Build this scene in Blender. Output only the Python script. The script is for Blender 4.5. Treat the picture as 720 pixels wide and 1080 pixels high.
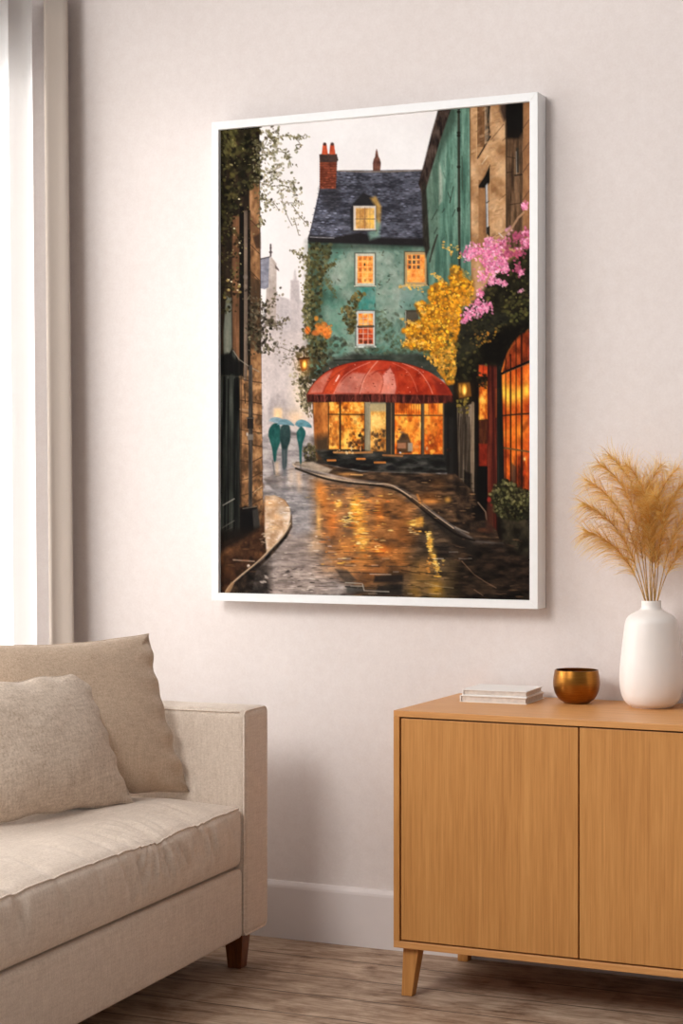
import bpy, bmesh, math, random
import numpy as np
from mathutils import Vector, Matrix

for o in list(bpy.data.objects):
    bpy.data.objects.remove(o, do_unlink=True)
SC = bpy.context.scene
COL = SC.collection
rnd = random.Random(7)

# ------------------------------------------------------------------ camera
H_CAM, D_CAM, YAW, FPX = 1.3119, 5.06, 0.4313, 2004.2
cam_data = bpy.data.cameras.new('camera')
cam = bpy.data.objects.new('camera', cam_data)
COL.objects.link(cam)
cam.location = (0, -D_CAM, H_CAM)
cam.rotation_euler = (math.pi / 2, 0, YAW)
cam_data.sensor_fit = 'HORIZONTAL'
cam_data.sensor_width = 36.0
cam_data.lens = FPX * 36.0 / 720.0
cam_data.shift_y = -17.15 / 720.0
cam_data.clip_end = 60
SC.camera = cam

# ------------------------------------------------------------------ light
SC.view_settings.view_transform = 'Standard'
SC.view_settings.look = 'None'
SC.view_settings.gamma = 1.0
SC.view_settings.use_curve_mapping = False
SC.view_settings.exposure = -0.16
world = bpy.data.worlds.new('daylight')
SC.world = world
world.use_nodes = True
bg = world.node_tree.nodes['Background']
bg.inputs[0].default_value = (1.0, 0.99, 0.985, 1)
# the sky outside the window (toward -x) is far brighter than the rest of the surroundings
wt = world.node_tree
w_tc = wt.nodes.new('ShaderNodeTexCoord')
w_sep = wt.nodes.new('ShaderNodeSeparateXYZ')
w_map = wt.nodes.new('ShaderNodeMapRange')
w_map.interpolation_type = 'SMOOTHSTEP'
w_map.inputs['From Min'].default_value = -0.25
w_map.inputs['From Max'].default_value = -0.50
w_map.inputs['To Min'].default_value = 0.31
w_map.inputs['To Max'].default_value = 4.0
wt.links.new(w_tc.outputs['Generated'], w_sep.inputs[0])
wt.links.new(w_sep.outputs['X'], w_map.inputs['Value'])
wt.links.new(w_map.outputs['Result'], bg.inputs[1])


def area(name, loc, rot, sx, sy, power, col):
    l = bpy.data.lights.new(name, 'AREA')
    l.shape = 'RECTANGLE'
    l.size, l.size_y, l.energy, l.color = sx, sy, power, col
    o = bpy.data.objects.new(name, l)
    COL.objects.link(o)
    o.location, o.rotation_euler = loc, rot
    return o


# daylight outside the curtained window in the left wall, facing into the room
area('window_daylight', (-4.1, -1.75, 2.5), (0, -math.radians(62), 0), 1.4, 1.4, 10, (1.0, 0.99, 0.98))
# low, hazy sun through the same window, raking along the picture wall
sun_l = bpy.data.lights.new('hazy_sun', 'SUN')
sun_l.energy, sun_l.angle, sun_l.color = 8.3, math.radians(24), (1.0, 0.98, 0.96)
sun = bpy.data.objects.new('hazy_sun', sun_l)
COL.objects.link(sun)
sun.rotation_euler = Vector((0.130, 0.0724, -0.045)).to_track_quat('-Z', 'Y').to_euler()
# added soft fill light, high on the left of the room; no window there
area('room_fill_light', (-2.9, -4.0, 3.0), (math.radians(52), 0, math.radians(-26)), 1.3, 1.3, 108, (1.0, 0.98, 0.96))


# ------------------------------------------------------------------ helpers
def prop(o, label=None, cat=None, group=None, kind=None):
    if label: o['label'] = label
    if cat: o['category'] = cat
    if group: o['group'] = group
    if kind: o['kind'] = kind
    return o


def empty(name, loc, rz=0.0, **k):
    o = bpy.data.objects.new(name, None)
    o.empty_display_size = 0.05
    COL.objects.link(o)
    o.location = loc
    o.rotation_euler = (0, 0, rz)
    return prop(o, **k)


def mesh_obj(name, verts, faces, mat, parent=None, smooth=True, **k):
    me = bpy.data.meshes.new(name)
    me.from_pydata([tuple(v) for v in verts], [], faces)
    me.update()
    if smooth:
        me.polygons.foreach_set('use_smooth', [True] * len(me.polygons))
    o = bpy.data.objects.new(name, me)
    COL.objects.link(o)
    if mat: me.materials.append(mat)
    if parent: o.parent = parent
    return prop(o, **k)


def bm_obj(name, bm, mat, parent=None, smooth=False, **k):
    bmesh.ops.recalc_face_normals(bm, faces=bm.faces)
    me = bpy.data.meshes.new(name)
    bm.to_mesh(me)
    bm.free()
    if smooth:
        me.polygons.foreach_set('use_smooth', [True] * len(me.polygons))
    o = bpy.data.objects.new(name, me)
    COL.objects.link(o)
    me.materials.append(mat)
    if parent: o.parent = parent
    return prop(o, **k)


def add_box(bm, lo, hi):
    x0, y0, z0 = lo
    x1, y1, z1 = hi
    vs = [bm.verts.new(p) for p in ((x0, y0, z0), (x1, y0, z0), (x1, y1, z0), (x0, y1, z0),
                                    (x0, y0, z1), (x1, y0, z1), (x1, y1, z1), (x0, y1, z1))]
    for f in ((0, 3, 2, 1), (4, 5, 6, 7), (0, 1, 5, 4), (1, 2, 6, 5), (2, 3, 7, 6), (3, 0, 4, 7)):
        bm.faces.new([vs[i] for i in f])
    return vs


def box_obj(name, lo, hi, mat, parent=None, bevel=0.0, seg=3, **k):
    bm = bmesh.new()
    add_box(bm, lo, hi)
    if bevel:
        bmesh.ops.bevel(bm, geom=bm.edges[:], offset=bevel, segments=seg, affect='EDGES', profile=0.5)
    return bm_obj(name, bm, mat, parent, **k)


def frustum_obj(name, bottom, top, mat, parent=None, bevel=0.002, **k):
    """four bottom corners and four top corners, a tapered leg"""
    bm = bmesh.new()
    b = [bm.verts.new(p) for p in bottom]
    t = [bm.verts.new(p) for p in top]
    bm.faces.new(b[::-1])
    bm.faces.new(t)
    for i in range(4):
        bm.faces.new((b[i], b[(i + 1) % 4], t[(i + 1) % 4], t[i]))
    if bevel:
        bmesh.ops.bevel(bm, geom=bm.edges[:], offset=bevel, segments=2, affect='EDGES', profile=0.5)
    return bm_obj(name, bm, mat, parent, **k)


def soft_box(name, half, r, mat, parent, deform=None, step=0.02, centre=(0, 0, 0), **k):
    """a box with rounded edges and a fine grid on every face, bent by deform(p, u)"""
    hx = half

    def line(h):
        n = max(2, int(2 * (h - r) / step))
        inner = [-(h - r) + 2 * (h - r) * i / n for i in range(n + 1)]
        a = [-h + r * (1 - math.cos(math.pi / 2 * i / 5)) for i in range(5)]
        return a + inner + [-v for v in reversed(a)]
    L = [line(h) for h in half]
    index, verts, faces = {}, [], []

    def vid(p):
        key = tuple(round(c, 6) for c in p)
        if key in index: return index[key]
        q = list(p)
        c = [max(-(h - r), min(h - r, v)) for v, h in zip(q, half)]
        d = Vector([q[i] - c[i] for i in range(3)])
        if d.length > 1e-9:
            d = d.normalized() * r
            q = [c[i] + d[i] for i in range(3)]
        u = [q[i] / half[i] for i in range(3)]
        if deform: q = deform(q, u)
        index[key] = len(verts)
        verts.append([q[i] + centre[i] for i in range(3)])
        return index[key]
    for ax in range(3):
        a, b = [(1, 2), (2, 0), (0, 1)][ax]
        for s in (-1, 1):
            for i in range(len(L[a]) - 1):
                for j in range(len(L[b]) - 1):
                    quad = []
                    for (ii, jj) in ((i, j), (i + 1, j), (i + 1, j + 1), (i, j + 1)):
                        p = [0, 0, 0]
                        p[ax] = s * half[ax]
                        p[a] = L[a][ii]
                        p[b] = L[b][jj]
                        quad.append(vid(p))
                    if s < 0: quad = quad[::-1]
                    if len(set(quad)) == 4: faces.append(quad)
                    elif len(set(quad)) == 3:
                        faces.append(list(dict.fromkeys(quad)))
    return mesh_obj(name, verts, faces, mat, parent, **k)


def tube_data(pts, rad, n=6, closed=False, caps=True):
    pts = [Vector(p) for p in pts]
    m = len(pts)
    verts, faces = [], []
    up = Vector((0.13, 0.21, 0.97))
    for i, p in enumerate(pts):
        if closed: t = pts[(i + 1) % m] - pts[(i - 1) % m]
        else: t = pts[min(i + 1, m - 1)] - pts[max(i - 1, 0)]
        t.normalize()
        a = t.cross(up)
        if a.length < 1e-3: a = t.cross(Vector((1, 0, 0)))
        a.normalize()
        b = t.cross(a)
        r = rad[i] if isinstance(rad, (list, tuple)) else rad
        for q in range(n):
            an = 2 * math.pi * q / n
            verts.append(p + (a * math.cos(an) + b * math.sin(an)) * r)
    for i in range(m if closed else m - 1):
        for q in range(n):
            a0, a1 = i * n + q, i * n + (q + 1) % n
            b0, b1 = ((i + 1) % m) * n + q, ((i + 1) % m) * n + (q + 1) % n
            faces.append((a0, b0, b1, a1))
    if caps and not closed:
        faces.append(tuple(range(n)))
        faces.append(tuple((m - 1) * n + q for q in reversed(range(n))))
    return verts, faces


def tube(name, pts, rad, mat, parent=None, n=6, closed=False, **k):
    v, f = tube_data(pts, rad, n, closed)
    return mesh_obj(name, v, f, mat, parent, **k)


def lathe(name, prof, mat, parent=None, n=64, **k):
    verts, faces = [], []
    for (r, z) in prof:
        for i in range(n):
            a = 2 * math.pi * i / n
            verts.append((r * math.cos(a), r * math.sin(a), z))
    for j in range(len(prof) - 1):
        for i in range(n):
            faces.append((j * n + i, j * n + (i + 1) % n, (j + 1) * n + (i + 1) % n, (j + 1) * n + i))
    faces.append(tuple(reversed(range(n))))
    faces.append(tuple((len(prof) - 1) * n + i for i in range(n)))
    return mesh_obj(name, verts, faces, mat, parent, **k)


def smooth_curve(p, per=8):
    """Catmull-Rom through 2-D points"""
    out = []
    for i in range(len(p) - 1):
        p0, p1, p2, p3 = p[max(i - 1, 0)], p[i], p[i + 1], p[min(i + 2, len(p) - 1)]
        for s in range(per):
            t = s / per
            out.append(tuple(0.5 * ((2 * b) + (-a + c) * t + (2 * a - 5 * b + 4 * c - d) * t * t + (-a + 3 * b - 3 * c + d) * t ** 3)
                             for a, b, c, d in zip(p0, p1, p2, p3)))
    out.append(tuple(p[-1]))
    return out


# ------------------------------------------------------------------ materials
def lin(c):
    """sRGB 0-255 to linear"""
    return tuple(((v / 255) / 12.92 if v / 255 <= 0.04045 else ((v / 255 + 0.055) / 1.055) ** 2.4) for v in c) + (1.0,)


class NT:
    def __init__(s, name, rough=0.6, metal=0.0, spec=0.5):
        s.m = bpy.data.materials.new(name)
        s.m.use_nodes = True
        s.t = s.m.node_tree
        s.b = s.t.nodes['Principled BSDF']
        s.b.inputs['Roughness'].default_value = rough
        s.b.inputs['Metallic'].default_value = metal
        s.b.inputs['Specular IOR Level'].default_value = spec

    def n(s, kind, **k):
        o = s.t.nodes.new(kind)
        for a, v in k.items(): setattr(o, a, v)
        return o

    def l(s, a, b): s.t.links.new(a, b)

    def coord(s, scale=(1, 1, 1), out='Object', rot=(0, 0, 0)):
        c = s.n('ShaderNodeTexCoord')
        m = s.n('ShaderNodeMapping')
        m.inputs['Scale'].default_value = scale
        m.inputs['Rotation'].default_value = rot
        s.l(c.outputs[out], m.inputs[0])
        return m.outputs[0]

    def noise(s, vec, scale, detail=4, rough=0.55, dist=0.0):
        o = s.n('ShaderNodeTexNoise')
        o.inputs['Scale'].default_value = scale
        o.inputs['Detail'].default_value = detail
        o.inputs['Roughness'].default_value = rough
        o.inputs['Distortion'].default_value = dist
        s.l(vec, o.inputs['Vector'])
        return o.outputs['Fac']

    def ramp(s, fac, stops):
        o = s.n('ShaderNodeValToRGB')
        e = o.color_ramp.elements
        while len(e) < len(stops): e.new(0.5)
        for i, (p, c) in enumerate(stops):
            e[i].position = p
            e[i].color = c
        s.l(fac, o.inputs[0])
        return o.outputs[0]

    def mix(s, fac, a, b, mode='MIX'):
        o = s.n('ShaderNodeMix', data_type='RGBA', blend_type=mode)
        for sock, v in ((o.inputs[0], fac), (o.inputs[6], a), (o.inputs[7], b)):
            if hasattr(v, 'links'): s.l(v, sock)
            else: sock.default_value = v
        return o.outputs[2]

    def math(s, op, a, b):
        o = s.n('ShaderNodeMath', operation=op)
        for sock, v in zip(o.inputs, (a, b)):
            if hasattr(v, 'links'): s.l(v, sock)
            else: sock.default_value = v
        return o.outputs[0]

    def base(s, c):
        if hasattr(c, 'links'): s.l(c, s.b.inputs['Base Color'])
        else: s.b.inputs['Base Color'].default_value = c

    def bump(s, h, strength=0.3, dist=0.002):
        o = s.n('ShaderNodeBump')
        o.inputs['Strength'].default_value = strength
        o.inputs['Distance'].default_value = dist
        s.l(h, o.inputs['Height'])
        s.l(o.outputs[0], s.b.inputs['Normal'])


def mat_wall():
    t = NT('pink_plaster', 0.9, spec=0.15)
    v = t.coord()
    big = t.noise(v, 2.2, 5, 0.6)
    fine = t.noise(v, 150, 3, 0.6)
    mid = t.noise(v, 34, 4, 0.6)
    c = t.ramp(big, [(0.3, lin((222, 213, 209))), (0.7, lin((229, 221, 218)))])
    c = t.mix(0.12, c, t.ramp(mid, [(0.35, lin((208, 192, 184))), (0.65, lin((244, 236, 232)))]))
    c = t.mix(0.10, c, t.ramp(fine, [(0.3, lin((200, 184, 178))), (0.7, lin((248, 240, 238)))]))
    t.base(c)
    t.bump(t.math('ADD', t.math('MULTIPLY', fine, 0.5), mid), 0.25, 0.0015)
    return t.m


def mat_plain(name, col, rough=0.5, spec=0.4, metal=0.0, var=0.0, scale=20, bump=0.0):
    t = NT(name, rough, metal, spec)
    v = t.coord()
    f = t.noise(v, scale, 4)
    dark = tuple(c * (1 - var) for c in col)
    t.base(t.ramp(f, [(0.3, lin(dark)), (0.7, lin(col))]))
    if bump: t.bump(t.noise(v, scale * 6, 3), bump, 0.001)
    return t.m


def mat_fabric(name, light, dark, scale=170, bump=0.5, amount=1.0):
    """linen: two sets of threads crossing, with slubs and a mottled ground"""
    t = NT(name, 0.95, spec=0.1)
    v = t.coord()
    warp = t.noise(t.coord((1, 1, 0.10)), scale, 3, 0.6)
    weft = t.noise(t.coord((0.55, 0.10, 1)), scale, 3, 0.6)
    fine = t.noise(v, scale * 1.25, 3, 0.75)
    mid = t.noise(v, 38, 4, 0.6)
    f = t.math('ADD', t.math('MULTIPLY', fine, 0.42), t.math('MULTIPLY', t.math('ADD', warp, weft), 0.22))
    f = t.math('ADD', f, t.math('MULTIPLY', mid, 0.14))
    w = 0.105 / amount
    t.base(t.ramp(f, [(0.5 - w, lin(dark)), (0.5 + w, lin(light))]))
    t.b.inputs['Sheen Weight'].default_value = 0.25
    t.b.inputs['Sheen Roughness'].default_value = 0.5
    t.bump(f, bump, 0.002)
    return t.m


def mat_oak(name, stretch, light, mid, dark, rough=0.42):
    t = NT(name, rough, spec=0.35)
    v = t.coord(stretch)
    g1 = t.noise(v, 22, 4, 0.55, 0.15)
    g2 = t.noise(v, 70, 3, 0.6)
    big = t.noise(t.coord(tuple(s * 0.5 + 0.1 for s in stretch)), 5, 3, 0.5, 0.6)
    f = t.math('ADD', t.math('MULTIPLY', g1, 0.55), t.math('MULTIPLY', g2, 0.25))
    f = t.math('ADD', f, t.math('MULTIPLY', big, 0.25))
    t.base(t.ramp(f, [(0.34, lin(dark)), (0.53, lin(mid)), (0.72, lin(light))]))
    t.bump(g2, 0.12, 0.0006)
    return t.m


def mat_floor():
    t = NT('weathered_planks', 0.55, spec=0.3)
    v = t.coord()
    br = t.n('ShaderNodeTexBrick', offset=0.37, offset_frequency=2)
    br.inputs['Scale'].default_value = 1.0
    br.inputs['Brick Width'].default_value = 12.0
    br.inputs['Row Height'].default_value = 0.185
    br.inputs['Mortar Size'].default_value = 0.0042
    br.inputs['Mortar Smooth'].default_value = 0.3
    br.inputs['Color1'].default_value = (0.25, 0.25, 0.25, 1)
    br.inputs['Color2'].default_value = (0.75, 0.75, 0.75, 1)
    br.inputs['Mortar'].default_value = (0.5, 0.5, 0.5, 1)
    t.l(v, br.inputs['Vector'])
    off = t.n('ShaderNodeVectorMath', operation='MULTIPLY_ADD')
    t.l(br.outputs['Color'], off.inputs[0])
    off.inputs[1].default_value = (7, 5, 0)
    t.l(v, off.inputs[2])
    m = t.n('ShaderNodeMapping')
    m.inputs['Scale'].default_value = (1.0, 5.5, 1)
    t.l(off.outputs[0], m.inputs[0])
    g = t.noise(m.outputs[0], 5.5, 8, 0.66, 1.1)
    m2 = t.n('ShaderNodeMapping')
    m2.inputs['Scale'].default_value = (1.0, 16, 1)
    t.l(off.outputs[0], m2.inputs[0])
    g2 = t.noise(m2.outputs[0], 13, 6, 0.7, 0.5)
    blot = t.noise(v, 6.5, 6, 0.65, 0.8)
    f = t.math('ADD', t.math('MULTIPLY', g, 0.5), t.math('MULTIPLY', g2, 0.25))
    f = t.math('ADD', t.math('MULTIPLY', f, 0.92), t.math('MULTIPLY', blot, 0.31))
    c = t.ramp(f, [(0.38, lin((106, 78, 58))), (0.46, lin((156, 129, 107))), (0.56, lin((196, 172, 149))), (0.68, lin((224, 204, 182)))])
    tone = t.mix(1.0, c, t.ramp(br.outputs['Color'], [(0.2, (0.86, 0.84, 0.82, 1)), (0.8, (1, 1, 1, 1))]), 'MULTIPLY')
    c = t.mix(t.math('MULTIPLY', br.outputs['Fac'], 0.75), tone, lin((70, 52, 42)))
    t.base(c)
    t.bump(t.math('SUBTRACT', f, t.math('MULTIPLY', br.outputs['Fac'], 0.6)), 0.35, 0.003)
    return t.m


def mat_sheer(name, col, transp, trans_w=0.84):
    m = bpy.data.materials.new(name)
    m.use_nodes = True
    t = m.node_tree
    t.nodes.remove(t.nodes['Principled BSDF'])
    out = t.nodes['Material Output']
    tr = t.nodes.new('ShaderNodeBsdfTransparent')
    tl = t.nodes.new('ShaderNodeBsdfTranslucent')
    df = t.nodes.new('ShaderNodeBsdfDiffuse')
    wv = t.nodes.new('ShaderNodeTexNoise')
    wv.inputs['Scale'].default_value = 300
    rp = t.nodes.new('ShaderNodeValToRGB')
    rp.color_ramp.elements[0].color = lin(tuple(c * 0.96 for c in col))
    rp.color_ramp.elements[1].color = lin(col)
    t.links.new(wv.outputs['Fac'], rp.inputs[0])
    for n in (tl, df): t.links.new(rp.outputs[0], n.inputs['Color'])
    m1 = t.nodes.new('ShaderNodeMixShader')
    m1.inputs[0].default_value = trans_w
    t.links.new(df.outputs[0], m1.inputs[1])
    t.links.new(tl.outputs[0], m1.inputs[2])
    m2 = t.nodes.new('ShaderNodeMixShader')
    m2.inputs[0].default_value = 1 - transp
    t.links.new(tr.outputs[0], m2.inputs[1])
    t.links.new(m1.outputs[0], m2.inputs[2])
    t.links.new(m2.outputs[0], out.inputs[0])
    return m


def mat_glass():
    m = bpy.data.materials.new('window_glass')
    m.use_nodes = True
    t = m.node_tree
    t.nodes.remove(t.nodes['Principled BSDF'])
    tr = t.nodes.new('ShaderNodeBsdfTransparent')
    gl = t.nodes.new('ShaderNodeBsdfGlossy')
    gl.inputs['Roughness'].default_value = 0.02
    fr = t.nodes.new('ShaderNodeFresnel')
    mx = t.nodes.new('ShaderNodeMixShader')
    t.links.new(fr.outputs[0], mx.inputs[0])
    t.links.new(tr.outputs[0], mx.inputs[1])
    t.links.new(gl.outputs[0], mx.inputs[2])
    t.links.new(mx.outputs[0], t.nodes['Material Output'].inputs[0])
    return m


def mat_attr(name, rough, spec, attr='Col', coat=0.0, bump=0.0):
    t = NT(name, rough, spec=spec)
    a = t.n('ShaderNodeVertexColor', layer_name=attr)
    t.base(a.outputs['Color'])
    if bump: t.bump(t.noise(t.coord(), 420, 3), bump, 0.0006)
    t.b.inputs['Coat Weight'].default_value = coat
    return t.m


M_WALL = mat_wall()
M_FLOOR = mat_floor()
M_SKIRT = mat_plain('skirting_paint', (226, 218, 216), 0.5, 0.3, var=0.01)
M_CEIL = mat_plain('ceiling_paint', (236, 228, 222), 0.9, 0.1, var=0.01)
M_WINFRAME = mat_plain('window_paint', (238, 236, 233), 0.45, 0.4, var=0.01)
M_FRAME = mat_plain('white_lacquer', (238, 239, 239), 0.45, 0.35, var=0.012, scale=60)
M_BACK = mat_plain('backing_board', (120, 104, 88), 0.9, 0.1, var=0.1)
M_SOFA = mat_fabric('sofa_linen', (236, 221, 206), (202, 184, 167), amount=0.8)
M_PIPING = mat_fabric('sofa_piping', (246, 232, 218), (218, 200, 184))
M_PIL_BIG = mat_fabric('pillow_felted_linen', (210, 187, 164), (176, 153, 131), 230, 0.4)
M_PIL_SMALL = mat_fabric('pillow_slub_linen', (226, 210, 193), (178, 158, 139), 150, 0.7, 0.9)
M_WALNUT = mat_oak('walnut_leg', (6, 6, 1), (138, 80, 42), (112, 60, 30), (84, 42, 20), 0.35)
OAK = ((212, 154, 90), (197, 138, 76), (176, 118, 62))
M_OAK_V = mat_oak('oak_upright', (9, 9, 0.22), *OAK)
M_OAK_H = mat_oak('oak_lengthwise', (0.22, 9, 9), (222, 166, 106), (210, 150, 90), (192, 132, 76), rough=0.4)
M_DARK = mat_plain('shadow_gap', (58, 36, 22), 0.8, 0.1, var=0.2)
M_PAPER = mat_plain('book_pages', (226, 214, 203), 0.85, 0.1, var=0.08, scale=90)
M_COVER = mat_plain('book_cover', (242, 238, 234), 0.5, 0.3, var=0.02)
M_COVER2 = mat_plain('book_cover_cream', (236, 230, 222), 0.5, 0.3, var=0.02)
M_CERAMIC = mat_plain('white_ceramic', (244, 238, 233), 0.32, 0.45, var=0.015, scale=14)
M_STEM = mat_plain('dry_stem', (224, 180, 116), 0.7, 0.2, var=0.25, scale=90)
M_PLUME = mat_attr('dry_plume', 0.8, 0.1)
_t = M_PLUME.node_tree
_tl, _mx = _t.nodes.new('ShaderNodeBsdfTranslucent'), _t.nodes.new('ShaderNodeMixShader')
_mx.inputs[0].default_value = 0.6
_col = [n for n in _t.nodes if n.bl_idname == 'ShaderNodeVertexColor'][0]
_t.links.new(_col.outputs['Color'], _tl.inputs['Color'])
_t.links.new(_t.nodes['Principled BSDF'].outputs[0], _mx.inputs[1])
_t.links.new(_tl.outputs[0], _mx.inputs[2])
_t.links.new(_mx.outputs[0], _t.nodes['Material Output'].inputs[0])
M_SHEER = mat_sheer('sheer_voile', (250, 249, 248), 0.36)
M_DRAPE = mat_sheer('drape_cloth', (190, 177, 166), 0.0, 0.06)
M_GLASS = mat_glass()


def mat_brass():
    t = NT('brushed_brass', 0.3, 1.0)
    v = t.coord((1, 1, 22))
    g = t.noise(v, 30, 4)
    t.base(t.ramp(g, [(0.3, lin((140, 90, 36))), (0.7, lin((168, 114, 50)))]))
    r = t.math('ADD', t.math('MULTIPLY', g, 0.15), 0.24)
    t.l(r, t.b.inputs['Roughness'])
    return t.m


M_BRASS = mat_brass()

# ------------------------------------------------------------------ the room
XL, XR, YF, ZC = -3.42, 1.30, -6.3, 4.2
box_obj('floor', (XL - 0.2, YF, -0.08), (XR, 0.2, 0.0), M_FLOOR, kind='structure')
# box_obj('ceiling', (XL - 0.2, YF, ZC), (XR, 0.2, ZC + 0.1), M_CEIL, kind='structure')
box_obj('wall_back', (XL - 0.2, 0.0, 0.0), (XR, 0.2, ZC), M_WALL, kind='structure')
# left wall with its window opening, one solid around the hole
WY0, WY1, WZ0, WZ1 = -2.15, -0.08, 0.30, 2.72
bm = bmesh.new()
add_box(bm, (XL - 0.2, YF, 0), (XL, WY0, ZC))
add_box(bm, (XL - 0.2, WY1, 0), (XL, 0, ZC))
add_box(bm, (XL - 0.2, WY0, 0), (XL, WY1, WZ0))
add_box(bm, (XL - 0.2, WY0, WZ1), (XL, WY1, ZC))
bm_obj('wall_left', bm, M_WALL, kind='structure')
win = empty('window_1', (XL - 0.1, (WY0 + WY1) / 2, WZ0), kind='structure')
hw, hh = (WY1 - WY0) / 2, WZ1 - WZ0
bm = bmesh.new()
for (y0, y1, z0, z1) in ((-hw, hw, 0, 0.06), (-hw, hw, hh - 0.06, hh), (-hw, -hw + 0.06, 0.06, hh - 0.06),
                         (hw - 0.06, hw, 0.06, hh - 0.06), (-0.03, 0.03, 0.06, hh - 0.06)):
    add_box(bm, (-0.035, y0, z0), (0.035, y1, z1))
bm_obj('window_frame', bm, M_WINFRAME, win)
bm = bmesh.new()
add_box(bm, (-0.004, -hw + 0.06, 0.06), (0.004, -0.03, hh - 0.06))
add_box(bm, (-0.004, 0.03, 0.06), (0.004, hw - 0.06, hh - 0.06))
bm_obj('pane', bm, M_GLASS, win)


def skirting(name, p0, p1, n):
    """p0 to p1 along a wall, n points into the room"""
    prof = [(0.0, 0.0), (0.017, 0.0), (0.017, 0.150), (0.0155, 0.157), (0.012, 0.163), (0.008, 0.1675), (0.0, 0.1685)]
    verts, faces = [], []
    for p in (p0, p1):
        for (a, z) in prof:
            verts.append((p[0] + n[0] * a, p[1] + n[1] * a, z))
    k = len(prof)
    for i in range(k):
        j = (i + 1) % k
        faces.append((i, j, k + j, k + i))
    faces += [tuple(range(k)), tuple(reversed(range(k, 2 * k)))]
    bm2 = bmesh.new()
    vs = [bm2.verts.new(v) for v in verts]
    for f in faces: bm2.faces.new([vs[i] for i in f])
    return bm_obj(name, bm2, M_SKIRT, kind='structure')


skirting('baseboard_back', (XL, 0), (XR, 0), (0, -1))
skirting('baseboard_left', (XL, -0.017), (XL, YF), (1, 0))


# ------------------------------------------------------------------ curtain
def cloth_sheet(name, path, z0, z1, mat, parent, thick=0.0015, flare=0.0, pinch=None, **k):
    """hang a sheet along a plan path (list of x, y); flare slides the hem sideways"""
    nz = 24
    verts, faces = [], []
    m = len(path)
    nrm = []
    for i in range(m):
        a, b = Vector(path[max(i - 1, 0)]), Vector(path[min(i + 1, m - 1)])
        d = (b - a).normalized()
        nrm.append(Vector((-d.y, d.x)))
    for side in (0, 1):
        for j in range(nz + 1):
            t = j / nz
            z = z0 + (z1 - z0) * t
            for i in range(m):
                x, y = path[i]
                w = 1.0 + 0.12 * (1 - t) * math.sin(i * 0.37)
                x = -3.32 + (x + 3.32) * w
                sx = flare * (1 - t)
                o = nrm[i] * (thick if side else 0.0)
                verts.append((x + sx * math.cos(YAW) + o.x, y + o.y, z))
    row = m * (nz + 1)
    for j in range(nz):
        for i in range(m - 1):
            a = j * m + i
            faces.append((a, a + 1, a + 1 + m, a + m))
            b = row + a
            faces.append((b + 1, b, b + m, b + 1 + m))
    for j in range(nz):
        for i in (0, m - 1):
            a = j * m + i
            faces.append((a, a + m, row + a + m, row + a))
    for i in range(m - 1):
        for j in (0, nz):
            a = j * m + i
            faces.append((a, a + 1, row + a + 1, row + a))
    return mesh_obj(name, verts, faces, mat, parent, **k)


path = []
yy, i = -0.120, 0
while yy > -2.1:
    ph = (yy + 0.112) / -0.118 + 0.30
    amp = 0.036 + 0.008 * math.sin(ph * 1.7)
    path.append((-3.330 + amp * math.cos(2 * math.pi * ph + 0.5 * math.sin(ph * 0.9)), yy))
    yy -= 0.008
sheer = cloth_sheet('sheer_curtain', path, 0.02, 2.88, M_SHEER, None, flare=0.03,
                    label='white sheer curtain hanging in soft folds over the bright window', cat='curtain')
path2 = [(-3.309, -0.020), (-3.281, -0.022), (-3.259, -0.034), (-3.237, -0.062), (-3.219, -0.092), (-3.212, -0.108), (-3.217, -0.118), (-3.229, -0.126), (-3.245, -0.138),
         (-3.257, -0.147), (-3.265, -0.146), (-3.263, -0.138), (-3.251, -0.126), (-3.237, -0.112), (-3.241, -0.098), (-3.259, -0.070), (-3.284, -0.046), (-3.319, -0.036)]
path2 = smooth_curve(path2, 4)
drape = cloth_sheet('drape', path2, 0.02, 2.88, M_DRAPE, None, thick=0.003, flare=0.03,
                    label='narrow beige side drape in the corner beside the sheer curtain', cat='drape')
rod = empty('curtain_rod', (-3.30, -1.1, 2.90), label='slim white curtain rod above the window near the ceiling', cat='curtain rod')
tube('rod', [(0, -1.05, 0), (0, 1.06, 0)], 0.012, M_WINFRAME, rod, 12)
for y in (-1.0, 0, 1.0):
    tube('bracket', [(-0.12, y, 0), (0, y, 0)], 0.007, M_WINFRAME, rod, 8)

# ------------------------------------------------------------------ sideboard
SX, SY, SZ0, SZ1, SD, SW = -1.9574, -0.4812, 0.129, 0.75, 0.475, 1.008
sb = empty('sideboard', (SX, SY, 0), label='oak sideboard with two plain doors on tapered splayed legs', cat='sideboard')
T = 0.0165
# carcass: mitred panels, each a plain board with eased edges
box_obj('top_panel', (0, 0, SZ1 - T), (SW, SD, SZ1), M_OAK_H, sb, 0.0012, 2)
box_obj('bottom_panel', (0, 0, SZ0), (SW, SD, SZ0 + T + 0.001), M_OAK_H, sb, 0.0012, 2)
for x in (0, SW - T):
    box_obj('side_panel', (x, 0, SZ0 + T + 0.001), (x + T, SD, SZ1 - T), M_OAK_V, sb, 0.0008, 2)
box_obj('back_panel', (T, SD - 0.012, SZ0 + T + 0.001), (SW - T, SD - 0.004, SZ1 - T), M_DARK, sb)
box_obj('divider', (SW / 2 - 0.008, 0.03, SZ0 + T + 0.001), (SW / 2 + 0.008, SD - 0.012, SZ1 - T), M_DARK, sb)
gap = 0.004
dz0, dz1 = SZ0 + T + 0.001 + gap, SZ1 - T - gap
for (x0, x1) in ((T + gap, SW / 2 - 0.002), (SW / 2 + 0.002, SW - T - gap)):
    box_obj('door', (x0, 0.003, dz0), (x1, 0.022, dz1), M_OAK_V, sb, 0.001, 2)


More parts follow.
